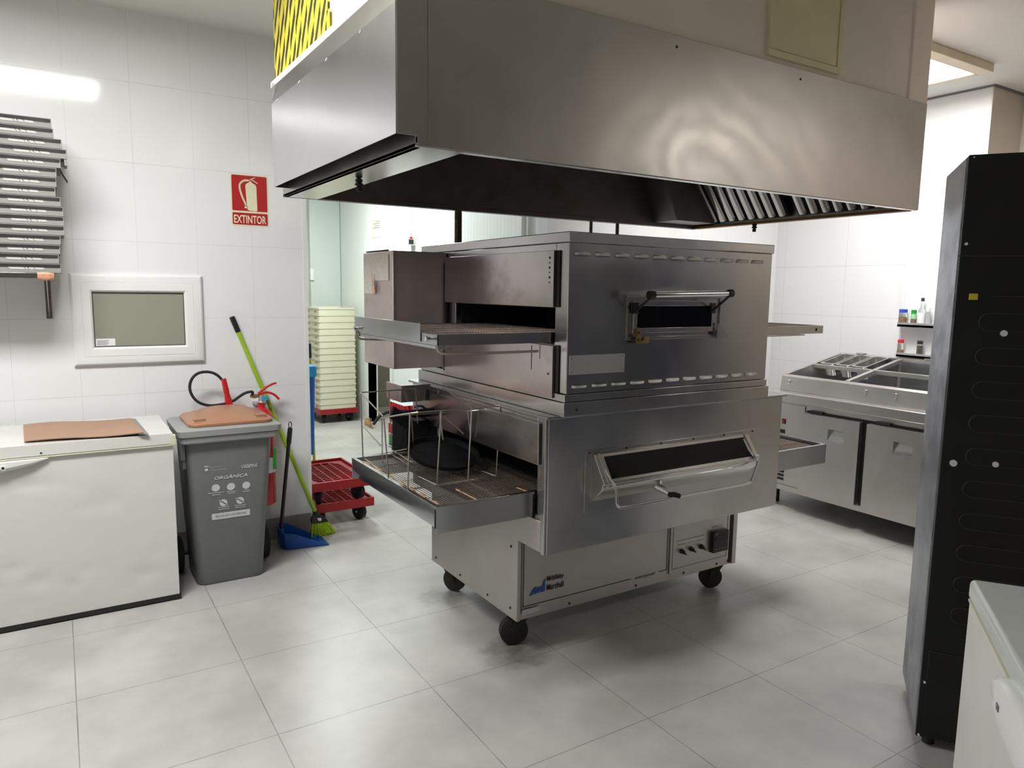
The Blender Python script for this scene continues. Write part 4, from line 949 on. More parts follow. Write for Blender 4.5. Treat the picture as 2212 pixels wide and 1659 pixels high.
q = MB(); q.loft([bsec(0.540, 0.945, 3.905, 4.270, 0.853, 0.05), bsec(0.530, 0.952, 3.897, 4.275, 0.858, 0.05), bsec(0.530, 0.952, 3.897, 4.275, 0.872, 0.05), bsec(0.545, 0.938, 3.925, 4.265, 0.884, 0.05), bsec(0.60, 0.89, 4.00, 4.255, 0.893, 0.06), bsec(0.645, 0.865, 4.06, 4.245, 0.909, 0.06), bsec(0.68, 0.84, 4.12, 4.23, 0.914, 0.05)])
for x0 in (0.560, 0.865): q.box(x0, x0+0.055, 3.925, 3.975, 0.872, 0.897)
build('lid', q, M['bin_brown'], bn, 0.002)
q = MB(); q.cyl((0.495, 4.22, 0.10), (0.975, 4.22, 0.10), 0.010, n=12); build('axle', q, M['black'], bn)
for x0 in (0.470, 0.925):
    q = MB(); q.tube([(x0, 4.22, 0.10), (x0+0.004, 4.22, 0.10), (x0+0.038, 4.22, 0.10), (x0+0.042, 4.22, 0.10)], 0.1, 28, radii=[0.088, 0.10, 0.10, 0.088]); build('wheel', q, M['rubber'], bn)
q = MB(); q.box(0.486, 0.512, 3.92, 4.0, 0.69, 0.78); q.box(0.495, 0.515, 3.93, 3.99, 0.64, 0.69); build('lift_lug', q, M['bin_grey'], bn, 0.003)
# printing follows the sloping front
def bf(u, v):     # a point of the printed front from the photograph, set on the sloping face
    y = 3.92
    for _ in range(6):
        p = on(u, v, y=y)
        y = 3.945 - 0.010 - (p.z-0.02)/0.64*0.040 - 0.0022
    return on(u, v, y=y)
P0 = bf(462, 1032); ox = bf(500, 1000)
sl = Vector((0, -0.040, 0.64)).normalized()
q = MB()
def btext(txt, u0, v0, u1, h, **kw):
    a_, b_ = bf(u0, v0), bf(u1, v0); text_mb(q, txt, 0.03, a_, (1, 0, 0), sl, width=abs(b_.x-a_.x), height=h, lift=0.0003, **kw)
btext('ORGÀNICA', 463, 1037, 535, 0.022, shear=0.25, bold=0.012)
btext('CORNELLÀ', 521, 1007, 556, 0.009, shear=0.2, bold=0.010)
btext('+NETA', 521, 1012, 556, 0.012, shear=0.2, bold=0.014)
btext('Ajuntament de', 453, 1011, 475, 0.004, bold=0.002); btext('Cornellà de Llobregat', 453, 1017, 488, 0.004, bold=0.002)
build('printing', q, M['white_print'], bd); q = MB()
def bdisc(u, v, r):
    c = bf(u, v); n = 20; q.face([c + Vector((1, 0, 0))*r*math.cos(2*math.pi*i/n) + sl*r*math.sin(2*math.pi*i/n) for i in range(n)])
def bbar(u0, v0, u1, v1, w):
    a_, b_ = bf(u0, v0), bf(u1, v1); d_ = (b_-a_).normalized(); n_ = d_.cross(Vector((1, 0, 0)).cross(sl)).normalized()*w/2; lf = Vector((0, -0.0006, 0)); q.face([a_-n_+lf, b_-n_+lf, b_+n_+lf, a_+n_+lf])
for (u, v) in ((466, 1054), (499, 1051), (532, 1048)):
    q = MB(); bdisc(u, v, 0.0225*0.9); build('printed_icon', q, M['white_print'], bd)
for (u, v) in ((483, 1086), (519, 1081)):
    q = MB(); c = bf(u, v); r_ = 0.0195; g_ = R(-38)
    for s_ in (1, -1):
        a0 = g_ + (R(8) if s_ > 0 else R(188)); n = 12
        q.face([c + Vector((1, 0, 0))*r_*math.cos(a0+R(164)*i/n) + sl*r_*math.sin(a0+R(164)*i/n) for i in range(n+1)])
    for s_ in (1, -1):
        d0 = (Vector((1, 0, 0))*math.cos(g_)+sl*math.sin(g_))*s_; n0 = (Vector((1, 0, 0))*-math.sin(g_)+sl*math.cos(g_))*0.0026
        q.face([c+d0*r_*1.0-n0, c+d0*r_*1.38-n0, c+d0*r_*1.38+n0, c+d0*r_*1.0+n0])
    build('printed_icon', q, M['white_print'], bd)
q = MB()
bdisc(446, 1015, 0.008); bbar(441, 1008, 451, 1008, 0.006)
for (u0, v0, u1) in ((450, 1066, 483), (458, 1069.5, 477), (490, 1062, 509), (492, 1065.5, 508), (527, 1058, 538), (524, 1062, 541), (472, 1096, 495), (472, 1100, 495), (507, 1092, 531), (508, 1096, 530)):
    bbar(u0, v0, u1, v0-(u1-u0)*0.10, 0.0035)
build('printing', q, M['white_print'], bd); q = MB()
a_ = bf(458, 1124); b_ = bf(540, 1104); hh = 0.034
q.face([a_, Vector((b_.x, a_.y, a_.z)), Vector((b_.x, a_.y, a_.z))+sl*hh, a_+sl*hh])
q.mat(1)
text_mb(q, 'RECOLLIDA COMERCIAL', 0.02, a_+sl*0.011+Vector((0.018, 0, 0)), (1, 0, 0), sl, width=b_.x-a_.x-0.036, height=0.012, lift=0.0006)
build('printed_label', q, [M['white_print'], M['bin_grey']], bd)

# ================================================================ broom and dustpan
bt, bb = Vector((0.866, 4.474, 1.392)), Vector((1.318, 4.405, 0.150))
br = thing('broom', 'lime green broom leaning on the tiled wall behind the grey bin, black grip on top', 'broom', (1.35, 4.40, 0))
d_ = (bb-bt).normalized()
q = MB(); q.tube([bt+d_*0.02, bb], 0.0125, 14); build('stick', q, M['green'], br)
q = MB(); q.tube([bt-d_*0.003, bt, bt+d_*0.09, bt+d_*0.093], 0.015, 14, radii=[0.012, 0.0155, 0.0155, 0.014]); build('grip', q, M['black'], br)
q = MB(); e = bb+d_*0.03
q.tube([bb-d_*0.02, bb+d_*0.02], 0.019, 14, radii=[0.016, 0.020])
sd = Vector((0.85, 0.25, -0.10)).normalized()
q.loft([[e - sd*a*0.5 + Vector((0, -1, 0))*w for a, w in ((wd, 0.018), (-wd, 0.018), (-wd, -0.018), (wd, -0.018))] for e, wd in ((bb+d_*0.0, 0.04), (bb+d_*0.03, 0.10), (bb+d_*0.06, 0.12))])
q.mat(1); c = bb+d_*0.035; q.hull8([c+Vector((-0.014, -0.0205, -0.006)), c+Vector((0.012, -0.0205, -0.012)), c+Vector((0.012, -0.019, -0.012)), c+Vector((-0.014, -0.019, -0.006)), c+Vector((-0.010, -0.0205, 0.012)), c+Vector((0.016, -0.0205, 0.006)), c+Vector((0.016, -0.019, 0.006)), c+Vector((-0.010, -0.019, 0.012))])
build('broom_head', q, [M['black'], M['label']], br, 0.004)
random.seed(11); q = MB(); c = bb+d_*0.055
for k in range(520):
    s = random.uniform(-0.5, 0.5); p = c + sd*s*0.115 + Vector((0, random.uniform(-0.014, 0.014), 0))
    e2 = Vector((p.x + s*0.06 + random.uniform(-0.008, 0.008) + 0.018, p.y + random.uniform(-0.015, 0.015)+0.004, random.uniform(0.002, 0.016)))
    q.tube([p, (p+e2)/2+Vector((0.002, 0, 0)), e2], 0.0014, 3)
tag(build('bristles', q, M['bristle'], br), kind='stuff')

dp = thing('dustpan', 'blue long-handled dustpan on the floor beside the grey bin, upright black handle', 'dustpan', (1.18, 4.33, 0))
q = MB()
fl_ = [Vector(p) for p in ((1.075, 4.405, 0), (1.068, 4.30, 0), (1.085, 4.262, 0), (1.130, 4.247, 0), (1.335, 4.215, 0), (1.335, 4.365, 0), (1.13, 4.405, 0))]
hts = [0.125, 0.118, 0.100, 0.096, 0.006, 0.006, 0.120]
n = len(fl_); cen = sum(fl_, Vector())/n
def inw(p, t): return p + (cen-p).normalized()*t
bo = [q.bm.verts.new(p+Vector((0, 0, 0.003))) for p in fl_]; q.bm.faces.new(bo[::-1])
bi = [q.bm.verts.new(inw(p, 0.004)+Vector((0, 0, 0.006))) for p in fl_]; q.bm.faces.new(bi)
to = [q.bm.verts.new(p+Vector((0, 0, h)) + (p-cen).normalized()*0.006) for p, h in zip(fl_, hts)]
ti = [q.bm.verts.new(inw(p, 0.001)+Vector((0, 0, h))) for p, h in zip(fl_, hts)]
for i in range(n):
    j = (i+1) % n
    q.bm.faces.new((bo[i], bo[j], to[j], to[i])); q.bm.faces.new((to[i], to[j], ti[j], ti[i])); q.bm.faces.new((ti[i], ti[j], bi[j], bi[i]))
build('pan', q, M['pan_blue'], dp, 0.0015)
q = MB(); ha, hb = Vector((1.076, 4.335, 0.085)), Vector((1.145, 4.315, 0.735))
q.tube([ha, hb], 0.011, 12); d_ = (hb-ha).normalized(); q.tube([hb-d_*0.10, hb-d_*0.095, hb-d_*0.01, hb], 0.0145, 12, radii=[0.012, 0.0145, 0.0145, 0.012])
lp = [hb + Vector((0.009*math.sin(a), 0, 0.018-0.018*math.cos(a))) for a in [2*math.pi*i/14 for i in range(14)]]
q.tube(lp, 0.0028, 6, closed=True)
build('handle', q, M['black'], dp)
q = MB(); q.cyl((1.074, 4.335, 0.06), (1.078, 4.334, 0.115), 0.018, n=14); build('handle_socket', q, M['pan_blue'], dp)
# ================================================================ red dollies, crates
def dolly(label, x0, x1, y0, y1, zt, wheel_r=0.055, group='red crate dollies'):
    cxm, cym = (x0+x1)/2, (y0+y1)/2; zb = zt-0.058
    zf = zt-0.165
    t = thing('crate_dolly', label, 'dolly', (cxm, cym, zf), group=group)
    q = MB(); w = 0.014
    q.box(x0, x1, y0, y0+w, zb, zt); q.box(x0, x1, y1-w, y1, zb, zt); q.box(x0, x0+w, y0+w, y1-w, zb, zt); q.box(x1-w, x1, y0+w, y1-w, zb, zt)
    # inner ledge with a rounded opening filled with a grid of bars
    zi = zt-0.018
    for bx in ((x0+w, x1-w, y0+w, y0+0.055), (x0+w, x1-w, y1-0.055, y1-w), (x0+w, x0+0.055, y0+0.055, y1-0.055), (x1-0.055, x1-w, y0+0.055, y1-0.055)): q.box(*bx, zi-0.006, zi)
    for (sx_, sy_, ex_, ey_) in ((x0+0.055, y0+0.055, 1, 1), (x1-0.055, y0+0.055, -1, 1), (x0+0.055, y1-0.055, 1, -1), (x1-0.055, y1-0.055, -1, -1)):
        q.prism([(sx_, sy_), (sx_+0.075*ex_, sy_), (sx_+0.035*ex_, sy_+0.02*ey_), (sx_+0.012*ex_, sy_+0.045*ey_), (sx_, sy_+0.10*ey_)], 'z', zi-0.006, zi)
    n = 4
    for i in range(1, n+1):
        x = x0+0.055+(x1-x0-0.11)*i/(n+1); q.box(x-0.004, x+0.004, y0+0.05, y1-0.05, zi-0.022, zi-0.001)
    n = 11
    for i in range(1, n+1):
        y = y0+0.055+(y1-y0-0.11)*i/(n+1); q.box(x0+0.05, x1-0.05, y-0.004, y+0.004, zi-0.024, zi-0.003)
    build('deck', q, M['red'], t, 0.0015)
    for (x, y, a) in ((x0+0.065, y0+0.075, 70), (x1-0.065, y0+0.075, 115), (x0+0.065, y1-0.075, 60), (x1-0.065, y1-0.075, 80)):
        q = MB(); d = Vector((math.cos(R(a)), math.sin(R(a)), 0)); nn = Vector((-d.y, d.x, 0)); c = Vector((x, y, zf+wheel_r))+d*0.02
        q.tube([c-nn*0.017, c-nn*0.014, c+nn*0.014, c+nn*0.017], wheel_r, 24, radii=[wheel_r*0.88, wheel_r, wheel_r, wheel_r*0.88])
        q.mat(1); q.cyl(c-nn*0.028, c+nn*0.028, 0.007, n=10)
        q.mat(0)
        for s in (1, -1):
            o = nn*s*0.023; q.hull8([c+o-d*0.02-nn*0.002-Vector((0, 0, 0.012)), c+o+d*0.02-nn*0.002-Vector((0, 0, 0.012)), c+o+d*0.02+nn*0.002-Vector((0, 0, 0.012)), c+o-d*0.02+nn*0.002-Vector((0, 0, 0.012)),
                Vector((c.x, c.y, zb+0.03))+o-d*0.045-nn*0.002, Vector((c.x, c.y, zb+0.03))+o+d*0.045-nn*0.002, Vector((c.x, c.y, zb+0.03))+o+d*0.045+nn*0.002, Vector((c.x, c.y, zb+0.03))+o-d*0.045+nn*0.002])
        build('caster', q, [M['rubber'], M['chrome']], t)
    return t
dolly('lower red crate dolly on the floor by the tiled wall end, under another dolly', 1.345, 1.755, 4.53, 5.17, 0.165)
dolly('upper red plastic crate dolly, standing on top of another red dolly', 1.320, 1.735, 4.50, 5.14, 0.318)
kx0, kx1, ky0, ky1 = 2.515, 2.955, 8.16, 8.72
dolly('red crate dolly in the back room carrying the tall stack of cream crates', kx0-0.005, kx1+0.01, ky0-0.01, ky1, 0.165)
crate0 = None; CH = (1.345-0.167)/16
names16 = ['bottom cream crate, standing on the red dolly', 'second cream crate from the bottom', 'third cream crate from the bottom', 'fourth cream crate from the bottom', 'fifth cream crate from the bottom', 'sixth cream crate from the bottom', 'seventh cream crate from the bottom', 'eighth cream crate from the bottom', 'eighth cream crate from the top', 'seventh cream crate from the top', 'sixth cream crate from the top', 'fifth cream crate from the top', 'fourth cream crate from the top', 'third cream crate from the top', 'second cream crate from the top', 'topmost cream crate']
for k in range(16):
    z = 0.167+CH*k; lab = names16[k] + ' of the tall stack in the back room'
    if crate0 is None:
        t = thing('dough_crate', lab, 'crate', (2.735, 8.43, z), group='cream crates stacked on the red dolly'); w_, d_, h = 0.215, 0.27, CH-0.001
        q = MB(); q.loft([rrect(-w_, w_, -d_, d_, 0.02, 0.0, 3), rrect(-w_-0.001, w_+0.001, -d_-0.001, d_+0.001, 0.02, h-0.022, 3), rrect(-w_-0.006, w_+0.006, -d_-0.006, d_+0.006, 0.02, h-0.020, 3), rrect(-w_-0.006, w_+0.006, -d_-0.006, d_+0.006, 0.02, h, 3),
            rrect(-w_+0.008, w_-0.008, -d_+0.008, d_-0.008, 0.015, h, 3), rrect(-w_+0.010, w_-0.010, -d_+0.010, d_-0.010, 0.015, 0.01, 3)])
        build('tray', q, M['crate'], t, local=True)
        q = MB(); q.box(-w_-0.0028, -w_-0.0012, -0.19, -0.10, 0.018, 0.034); q.box(-w_-0.0028, -w_-0.0012, 0.08, 0.19, 0.018, 0.034)
        build('hand_grip', q, M['spice'], t, local=True)
        crate0 = t
    else: dup(crate0, (2.735, 8.43, z), None, lab)

# ================================================================ blue bin and yellow mop by the wall end
b0 = on(684, 800, y=5.55).x; b1 = on(681.5, 975, y=5.55).x
bl = thing('rubbish_bin', 'tall blue plastic bin half hidden behind the end of the tiled wall', 'bin', (b0-0.22, 5.75, 0))
zt_ = on(684, 790, y=5.55).z; zb_ = on(682, 983, y=5.55).z
q = MB(); q.loft([rrect(b1-0.40, b1, 5.56, 5.94, 0.03, zb_, 3), rrect(b0-0.43, b0-0.004, 5.555, 5.96, 0.03, zt_-0.09, 3)]); q.box(b1-0.20, b1-0.055, 5.548, 5.56, zb_+0.02, zb_+0.40) 
build('bin_body', q, M['blue'], bl, 0.004)
q = MB(); q.box(b0-0.44, b0+0.002, 5.545, 5.97, zt_-0.09, zt_); build('lid', q, M['blue_lt'], bl, 0.015, 3)
q = MB()
for k in range(26): q.box(b1-0.085, b1-0.060, 5.542, 5.5495, zb_+0.04+k*0.0125, zb_+0.046+k*0.0125)
q.box(b1-0.060, b1-0.03, 5.543, 5.5495, zb_+0.005, zb_+0.42)
build('ribbed_strip', q, M['blue_lt'], bl)
for yy in (5.60, 5.88):
    for xx in (b1-0.36, b1-0.065):
        q = MB(); q.cyl((xx-0.012, yy, zb_*0.5), (xx+0.012, yy, zb_*0.5), zb_*0.5, n=16); q.box(xx-0.015, xx+0.015, yy-0.02, yy+0.02, zb_*0.7, zb_+0.004); build('wheel', q, M['rubber'], bl)
m1, m0 = on(668, 742, y=6.02), on(670.5, 800, y=6.02); dd = (m0-m1).normalized(); m2 = m1+dd*(m1.z/-dd.z)
mp_ = thing('mop', 'yellow mop stick with a black grip standing behind the tall blue bin', 'mop', (m2.x, m2.y, 0))
q = MB(); q.tube([m1+dd*0.10, m2-dd*0.05], 0.012, 12); build('stick', q, M['yellow'], mp_)
q = MB(); q.tube([m1, m1+dd*0.12], 0.0155, 12); build('grip', q, M['black'], mp_)
q = MB(); q.lathe([(0.02, 0.10), (0.06, 0.06), (0.08, 0.0)], (m2.x, m2.y, 0.002), 14); build('mop_head', q, M['bag'], mp_)

# ================================================================ shrink-wrapped drink packs
def can_pack(x, y, z, mt, lab, nx=4, ny=6, h=0.122, blue=False):
    t = thing('drink_can_pack', lab, 'drink cans', (x, y, z), group='shrink-wrapped packs of drink cans')
    r = 0.0318; q = MB()
    for i in range(nx):
        for j in range(ny):
            c = (x + r + 2*r*i, y + r + 2*r*j, z)
            q.mat(0); q.lathe([(r*0.80, 0.001), (r*0.98, 0.010), (r*0.98, h-0.016), (r*0.84, h-0.003)], c, 12)
            q.mat(1); q.lathe([(r*0.84, h-0.003), (r*0.84, h-0.001)], c, 12)
    build('cans', q, [mt, M['film']], t)
    q = MB(); q.box(x+0.004, x+2*r*nx-0.004, y+0.004, y+2*r*ny-0.004, z+h-0.001, z+h+0.001)
    q.box(x-0.0012, x-0.0004, y+0.01, y+2*r*ny-0.01, z+h*0.10, z+h*0.22)
    build('shrink_wrap', q, M['film'], t)
    return t
px_, py_ = 2.735, 6.30
can_pack(px_, py_, 0.0, M['can_green'], 'green shrink-wrapped pack of drink cans on the floor, lowest of the pile', h=0.122)
can_pack(px_, py_+0.005, 0.124, M['can_red'], 'red shrink-wrapped pack of drink cans lying on the green pack', h=0.122)
can_pack(px_+0.01, py_+0.0, 0.248, M['can_red'], 'middle red shrink-wrapped pack of drink cans, between two other red packs', h=0.09)
can_pack(px_+0.01, py_-0.005, 0.341, M['can_red'], 'topmost red shrink-wrapped pack of drink cans on the pile', h=0.122)

# ================================================================ store room seen through the doorway
st = thing('storage_rack', 'dark slatted storage rack inside the store room beyond the doorway', 'rack', (4.3, 8.3, 0))
q = MB()
for x in (4.05, 4.6):
    for y in (7.5, 8.9): q.box(x-0.015, x+0.015, y-0.015, y+0.015, 0, 1.5)
build('upright', q, M['blackpan'], st)
for z in (0.14, 0.62, 0.72, 0.82, 0.92, 1.02, 1.12):
    q = MB(); q.box(4.03, 4.62, 7.48, 8.92, z, z+0.035); build('shelf', q, M['storewall'], st, 0.002)
random.seed(8)
for k, (y, z, s_, mt, lab) in enumerate(((8.45, 0.175, 0.20, 'bag', 'crumpled grey plastic bag on the store room rack, nearest the door jamb'), (8.00, 0.175, 0.19, 'bag', 'crumpled dark plastic bag on the rack in the store room, right of another bag'))):
    q = MB(); bmesh.ops.create_icosphere(q.bm, subdivisions=3, radius=1.0, matrix=Matrix.Translation((4.25, y, z+s_)) @ Matrix.Diagonal((0.20, 0.17, s_, 1)))
    for v in q.bm.verts:
        c = Vector((4.25, y, z+s_)); d_ = v.co-c; v.co = c+d_*(1+random.uniform(-0.13, 0.10)); v.co.z = max(v.co.z, z+0.001)
    tag(build('plastic_bag', q, M[mt], None, origin=(4.25, y, z)), lab, 'bag')
bk = on(826, 905, x=3.30)
q = MB(); q.lathe([(0.10, 0.0), (0.13, 0.10), (0.135, 0.10), (0.135, 0.115), (0.12, 0.115)], (3.42, 7.95, 0.0), 20); q.mat(1); q.lathe([(0.137, 0.112), (0.137, 0.13), (0.10, 0.14)], (3.42, 7.95, 0.0), 20)
tag(build('bucket', q, [M['yellow'], M['label_green']], None, origin=(3.42, 7.95, 0)), 'low yellow bucket with a green lid just inside the store room doorway', 'bucket')
q = MB(); jp = on(800, 908, x=XP-0.06); random.seed(4)
for k in range(14):
    q.tube([(jp.x-0.03+random.uniform(-.03, .02), jp.y-0.1+random.uniform(-.10, .05), 0.004), (jp.x-0.03+random.uniform(-.05, .03), jp.y-0.1+random.uniform(-.12, .1), random.uniform(0.02, 0.11))], 0.004, 5)
q.lathe([(0.03, 0), (0.035, 0.02), (0.02, 0.09)], (jp.x-0.03, jp.y+0.02, 0.001), 10)
tag(build('dried_bundle', q, M['spice'], None, origin=(jp.x, jp.y, 0)), 'small brown brittle bundle lying at the foot of the store room door jamb', 'debris')
# switch box and notice on the panel wall
q = MB(); s_ = on(892, 521, x=XP); q.box(XP-0.075, XP-0.001, s_.y-0.06, s_.y+0.05, s_.z-0.045, s_.z+0.045); q.mat(1); q.box(XP-0.072, XP-0.020, s_.y-0.0615, s_.y-0.0595, s_.z-0.035, s_.z+0.012); q.mat(2); q.box(XP-0.060, XP-0.03, s_.y-0.0615, s_.y-0.0595, s_.z+0.016, s_.z+0.038)
tag(build('switch_box', q, [M['pvc'], M['ink'], M['cap_red']], None, 0.003, origin=(XP, s_.y, s_.z-0.045)), 'small white switch box with a red switch, under a cable duct on the panel wall', 'switch')
n0, n1 = on(803, 478, x=XP), on(827, 525, x=XP)
q = MB(); q.box(XP-0.004, XP-0.001, n1.y, n0.y, 2.13, 2.34); q.mat(1)
for k, (a_, b_) in enumerate(((0.2, 0.6), (0.2, 0.8), (0.25, 0.7), (0.2, 0.85))): q.box(XP-0.0055, XP-0.004, n1.y+(n0.y-n1.y)*a_, n1.y+(n0.y-n1.y)*b_, 2.30-k*0.022, 2.305-k*0.022)
tag(build('paper_notice', q, [M['paper'], M['ink_grey']], None, origin=(XP, n0.y, 2.13)), 'faded cream paper notice on the white panel wall above the store room door', 'notice')
q = MB(); pp = on(1131, 490, x=XP-0.03); q.cyl((XP-0.03, pp.y, 0.02), (XP-0.03, pp.y, HC), 0.022, n=14); tag(build('pipe', q, M['pvc'], None, origin=(XP-0.03, pp.y, 0)), 'white pipe running up the panel wall behind the upper oven', 'pipe')

# ================================================================ wire pan rack and pans on the lower conveyor
ZR = 0.7555
rk = thing('wire_pan_rack', 'bent wire pan rack standing on the lower oven conveyor', 'rack', (1.37, 2.95, ZR))
zr = ZR+0.004; zt = 1.078; r = 0.0032
FR, MD, BK = 2.635, 2.84, 3.24        # front, middle and back planes of the rack
def fr_(u, v, y): return on(u, v, y=y)
def flo(u, v): return on(u, v, z=zr)
q = MB()
for a_, b_ in (((839, 1031), (881, 1057)), ((881, 1057), (1072, 1029)), ((1072, 1029), (1025, 1012)), ((829, 1006), (1005, 985)), ((784, 988), (839, 1031)), ((847, 972), (892, 1000)), ((784, 988), (905, 965)), ((944, 1048), (905, 1030))):
    q.tube([flo(*a_), flo(*b_)], r, 6)
build('base_wire', q, M['wire'], rk)
q = MB()
q.tube([fr_(779, 848, BK), fr_(898, 840, BK)], r, 6)
q.tube([fr_(779, 848, BK), fr_(829, 901, MD)], r, 6)
q.tube(chaikin([fr_(824, 903, MD), fr_(832, 902, MD-0.03), fr_(885.6, 892, FR), fr_(953, 887, FR), fr_(1019, 882, FR), fr_(1081, 876, FR)], 1), r, 6)
q.tube(chaikin([fr_(826, 900, MD), fr_(886, 896, MD), fr_(952, 892, MD), fr_(1012, 888, MD), fr_(1060, 884, FR+0.1), fr_(1081, 876, FR)], 1), r*0.9, 6)
q.tube([fr_(954.6, 835, BK), fr_(1019, 881, FR+0.02)], r, 6)
build('top_wire', q, M['wire'], rk)
for a_, b_ in ((fr_(779, 848, BK), flo(784, 988)), (fr_(829, 901, MD), flo(839, 1031)), (fr_(885.6, 892, FR), flo(881, 1057)), (fr_(953, 887, FR), flo(944, 1048)), (fr_(1019, 882, FR), flo(1011, 1039)), (fr_(1081, 876, FR), flo(1072, 1029)),
               (fr_(840, 845, BK), flo(847, 972)), (fr_(898, 840, BK), flo(905, 965)), (fr_(954.6, 835, BK), fr_(952, 948, BK))):
    q = MB(); q.tube([a_, b_], r, 6); build('post', q, M['wire'], rk)
for a_, b_ in ((fr_(783, 918, BK), fr_(822, 962, MD)), (fr_(825, 903, MD), flo(826, 990)), (fr_(889, 900, MD), flo(897, 1000)), (fr_(950, 893, MD), fr_(957, 950, MD)), (fr_(1010, 888, MD), fr_(1017, 945, MD)), (fr_(958, 900, MD), fr_(1001, 937, MD-0.05)), (fr_(1035, 953, MD), fr_(1076, 947, FR)), (flo(847, 982), flo(880, 1003))):
    q = MB(); q.tube([a_, b_], r*0.85, 6); build('divider', q, M['wire'], rk)
# round pan lying tilted in the rack
def round_pan(c, rad, tilt, rzz, lab, depth=0.022):
    t = thing('pizza_pan', lab, 'pan', c, group=None)
    q = MB(); q.lathe([(rad*0.93, 0.0), (rad, depth), (rad+0.004, depth+0.001), (rad+0.004, depth-0.002), (rad*0.99, depth-0.001), (rad*0.925, -0.002)][::-1] + [(rad*0.9, 0.0015), (0.0, 0.0015)], (0, 0, 0), 40)
    bmesh.ops.rotate(q.bm, cent=(0, 0, 0), matrix=Matrix.Rotation(rzz, 3, 'Z') @ Matrix.Rotation(tilt, 3, 'X'), verts=q.bm.verts[:])
    build('pan_body', q, M['blackpan'], t, local=True); return t
pc = on(957, 984, z=0.815)
round_pan((pc.x, pc.y, 0.814), 0.165, R(14), R(8), 'round black iron pizza pan lying tilted in the wire rack on the lower conveyor')
q = MB(); pa, pb = on(846, 889, y=3.16), on(955, 968, y=3.12)
dr = (pb-pa).normalized(); up_ = Vector((0.35, 0, 0.94)); nn = Vector((0, 1, 0))
q.loft([[p+up_*0.028+nn*0.01, p+up_*0.028-nn*0.01, p-up_*0.030-nn*0.01, p-up_*0.030+nn*0.01] for p in (pa, pa*0.5+pb*0.5, pb)])
tag(build('pan_gripper', q, M['blackpan'], None, 0.003, origin=(pb.x, pb.y, pb.z-0.03)), 'flat black iron bar leaning across the back of the wire pan rack', 'utensil')

# ================================================================ saladette prep table
T0, T1 = 1.55, 3.60       # right (near) and left (far) ends along the wall
pt = thing('prep_table', 'stainless steel refrigerated prep table with open pan wells along the right wall', 'table', (4.95, 2.6, 0))
q = MB(); q.box(4.515, 5.40, T0, T1-0.02, 0.13, 0.785); q.box(4.505, 4.515, T0, T1-0.02, 0.125, 0.165)
build('cabinet', q, M['table'], pt, 0.002)
q = MB(); q.box(4.49, 5.43, T0-0.01, T1, 0.787, 0.856); build('worktop', q, M['table'], pt, 0.006)
for (a_, b_) in ((2.765, 3.200), (2.275, 2.715)):
    op = 0.0
    cy_ = on(1805, 945, x=4.46).y if a_ > 2.7 else on(1950, 970, x=4.46).y; cz_ = 0.612
    q = MB(); hy0, hy1, hz0, hz1 = cy_-0.060, cy_+0.064, cz_-0.042, cz_+0.042
    xs_ = [4.462, 4.504]; ov = [(a_, 0.172), (b_, 0.172), (b_, 0.735), (a_, 0.735)]; ho = [(hy0, hz0), (hy1, hz0), (hy1, hz1), (hy0, hz1)]
    vo = [q.bm.verts.new((4.462, *p)) for p in ov]; vb = [q.bm.verts.new((4.504, *p)) for p in ov]; vh = [q.bm.verts.new((4.462, *p)) for p in ho]
    vi = [vh[0], vh[1], q.bm.verts.new((4.500, hy1-0.012, hz1)), q.bm.verts.new((4.500, hy0+0.012, hz1))]
    for i in range(4):
        j = (i+1) % 4; q.bm.faces.new((vo[i], vo[j], vh[j], vh[i])); q.bm.faces.new((vo[i], vo[j], vb[j], vb[i]))
    q.bm.faces.new(vb); fi = q.bm.faces.new(vi); fi.material_index = 1; q.bm.faces.new((vh[2], vh[3], vi[3], vi[2])); q.bm.faces.new((vh[1], vh[2], vi[2])); q.bm.faces.new((vh[3], vh[0], vi[3]))
    dr_ = build('door', q, [M['table'], M['pan']], pt, 0.0)
    q = MB(); q.box(4.485, 4.512, a_+0.30, a_+0.40, 0.738, 0.756); q.box(4.505, 4.5135, a_+0.002, b_-0.002, 0.736, 0.75); build('hinge', q, M['grimy'], dr_)
q = MB(); q.box(4.508, 4.5145, 2.716, 2.764, 0.17, 0.75); build('door_gap_shade', q, M['black'], pt)  # dark strip painted in for the shadow between the two doors
q = MB(); q.box(4.507, 4.5145, 3.215, 3.575, 0.17, 0.775); build('machine_panel', q, M['table'], pt, 0.001)
q = MB(); z_ = on(1694, 910, x=4.505); q.box(4.503, 4.508, z_.y-0.012, z_.y+0.018, z_.z-0.018, z_.z+0.018); q.mat(1); q.box(4.500, 4.504, z_.y-0.006, z_.y+0.012, z_.z-0.010, z_.z+0.010); q.mat(0); q.box(4.503, 4.508, z_.y-0.01, z_.y+0.05, z_.z-0.09, z_.z-0.062)
build('power_switch', q, [M['black'], M['redgloss']], pt)
q = MB()
for k in range(9): q.box(4.503, 4.508, 3.36, 3.55, 0.20+k*0.028, 0.218+k*0.028)
build('vent_grille', q, M['black'], pt)
for (x, y) in ((4.60, T0+0.1), (4.60, T1-0.12), (5.3, T0+0.1), (5.3, T1-0.12)):
    q = MB(); q.cyl((x, y, 0), (x, y, 0.135), 0.022, n=12); build('foot', q, M['black'], pt)
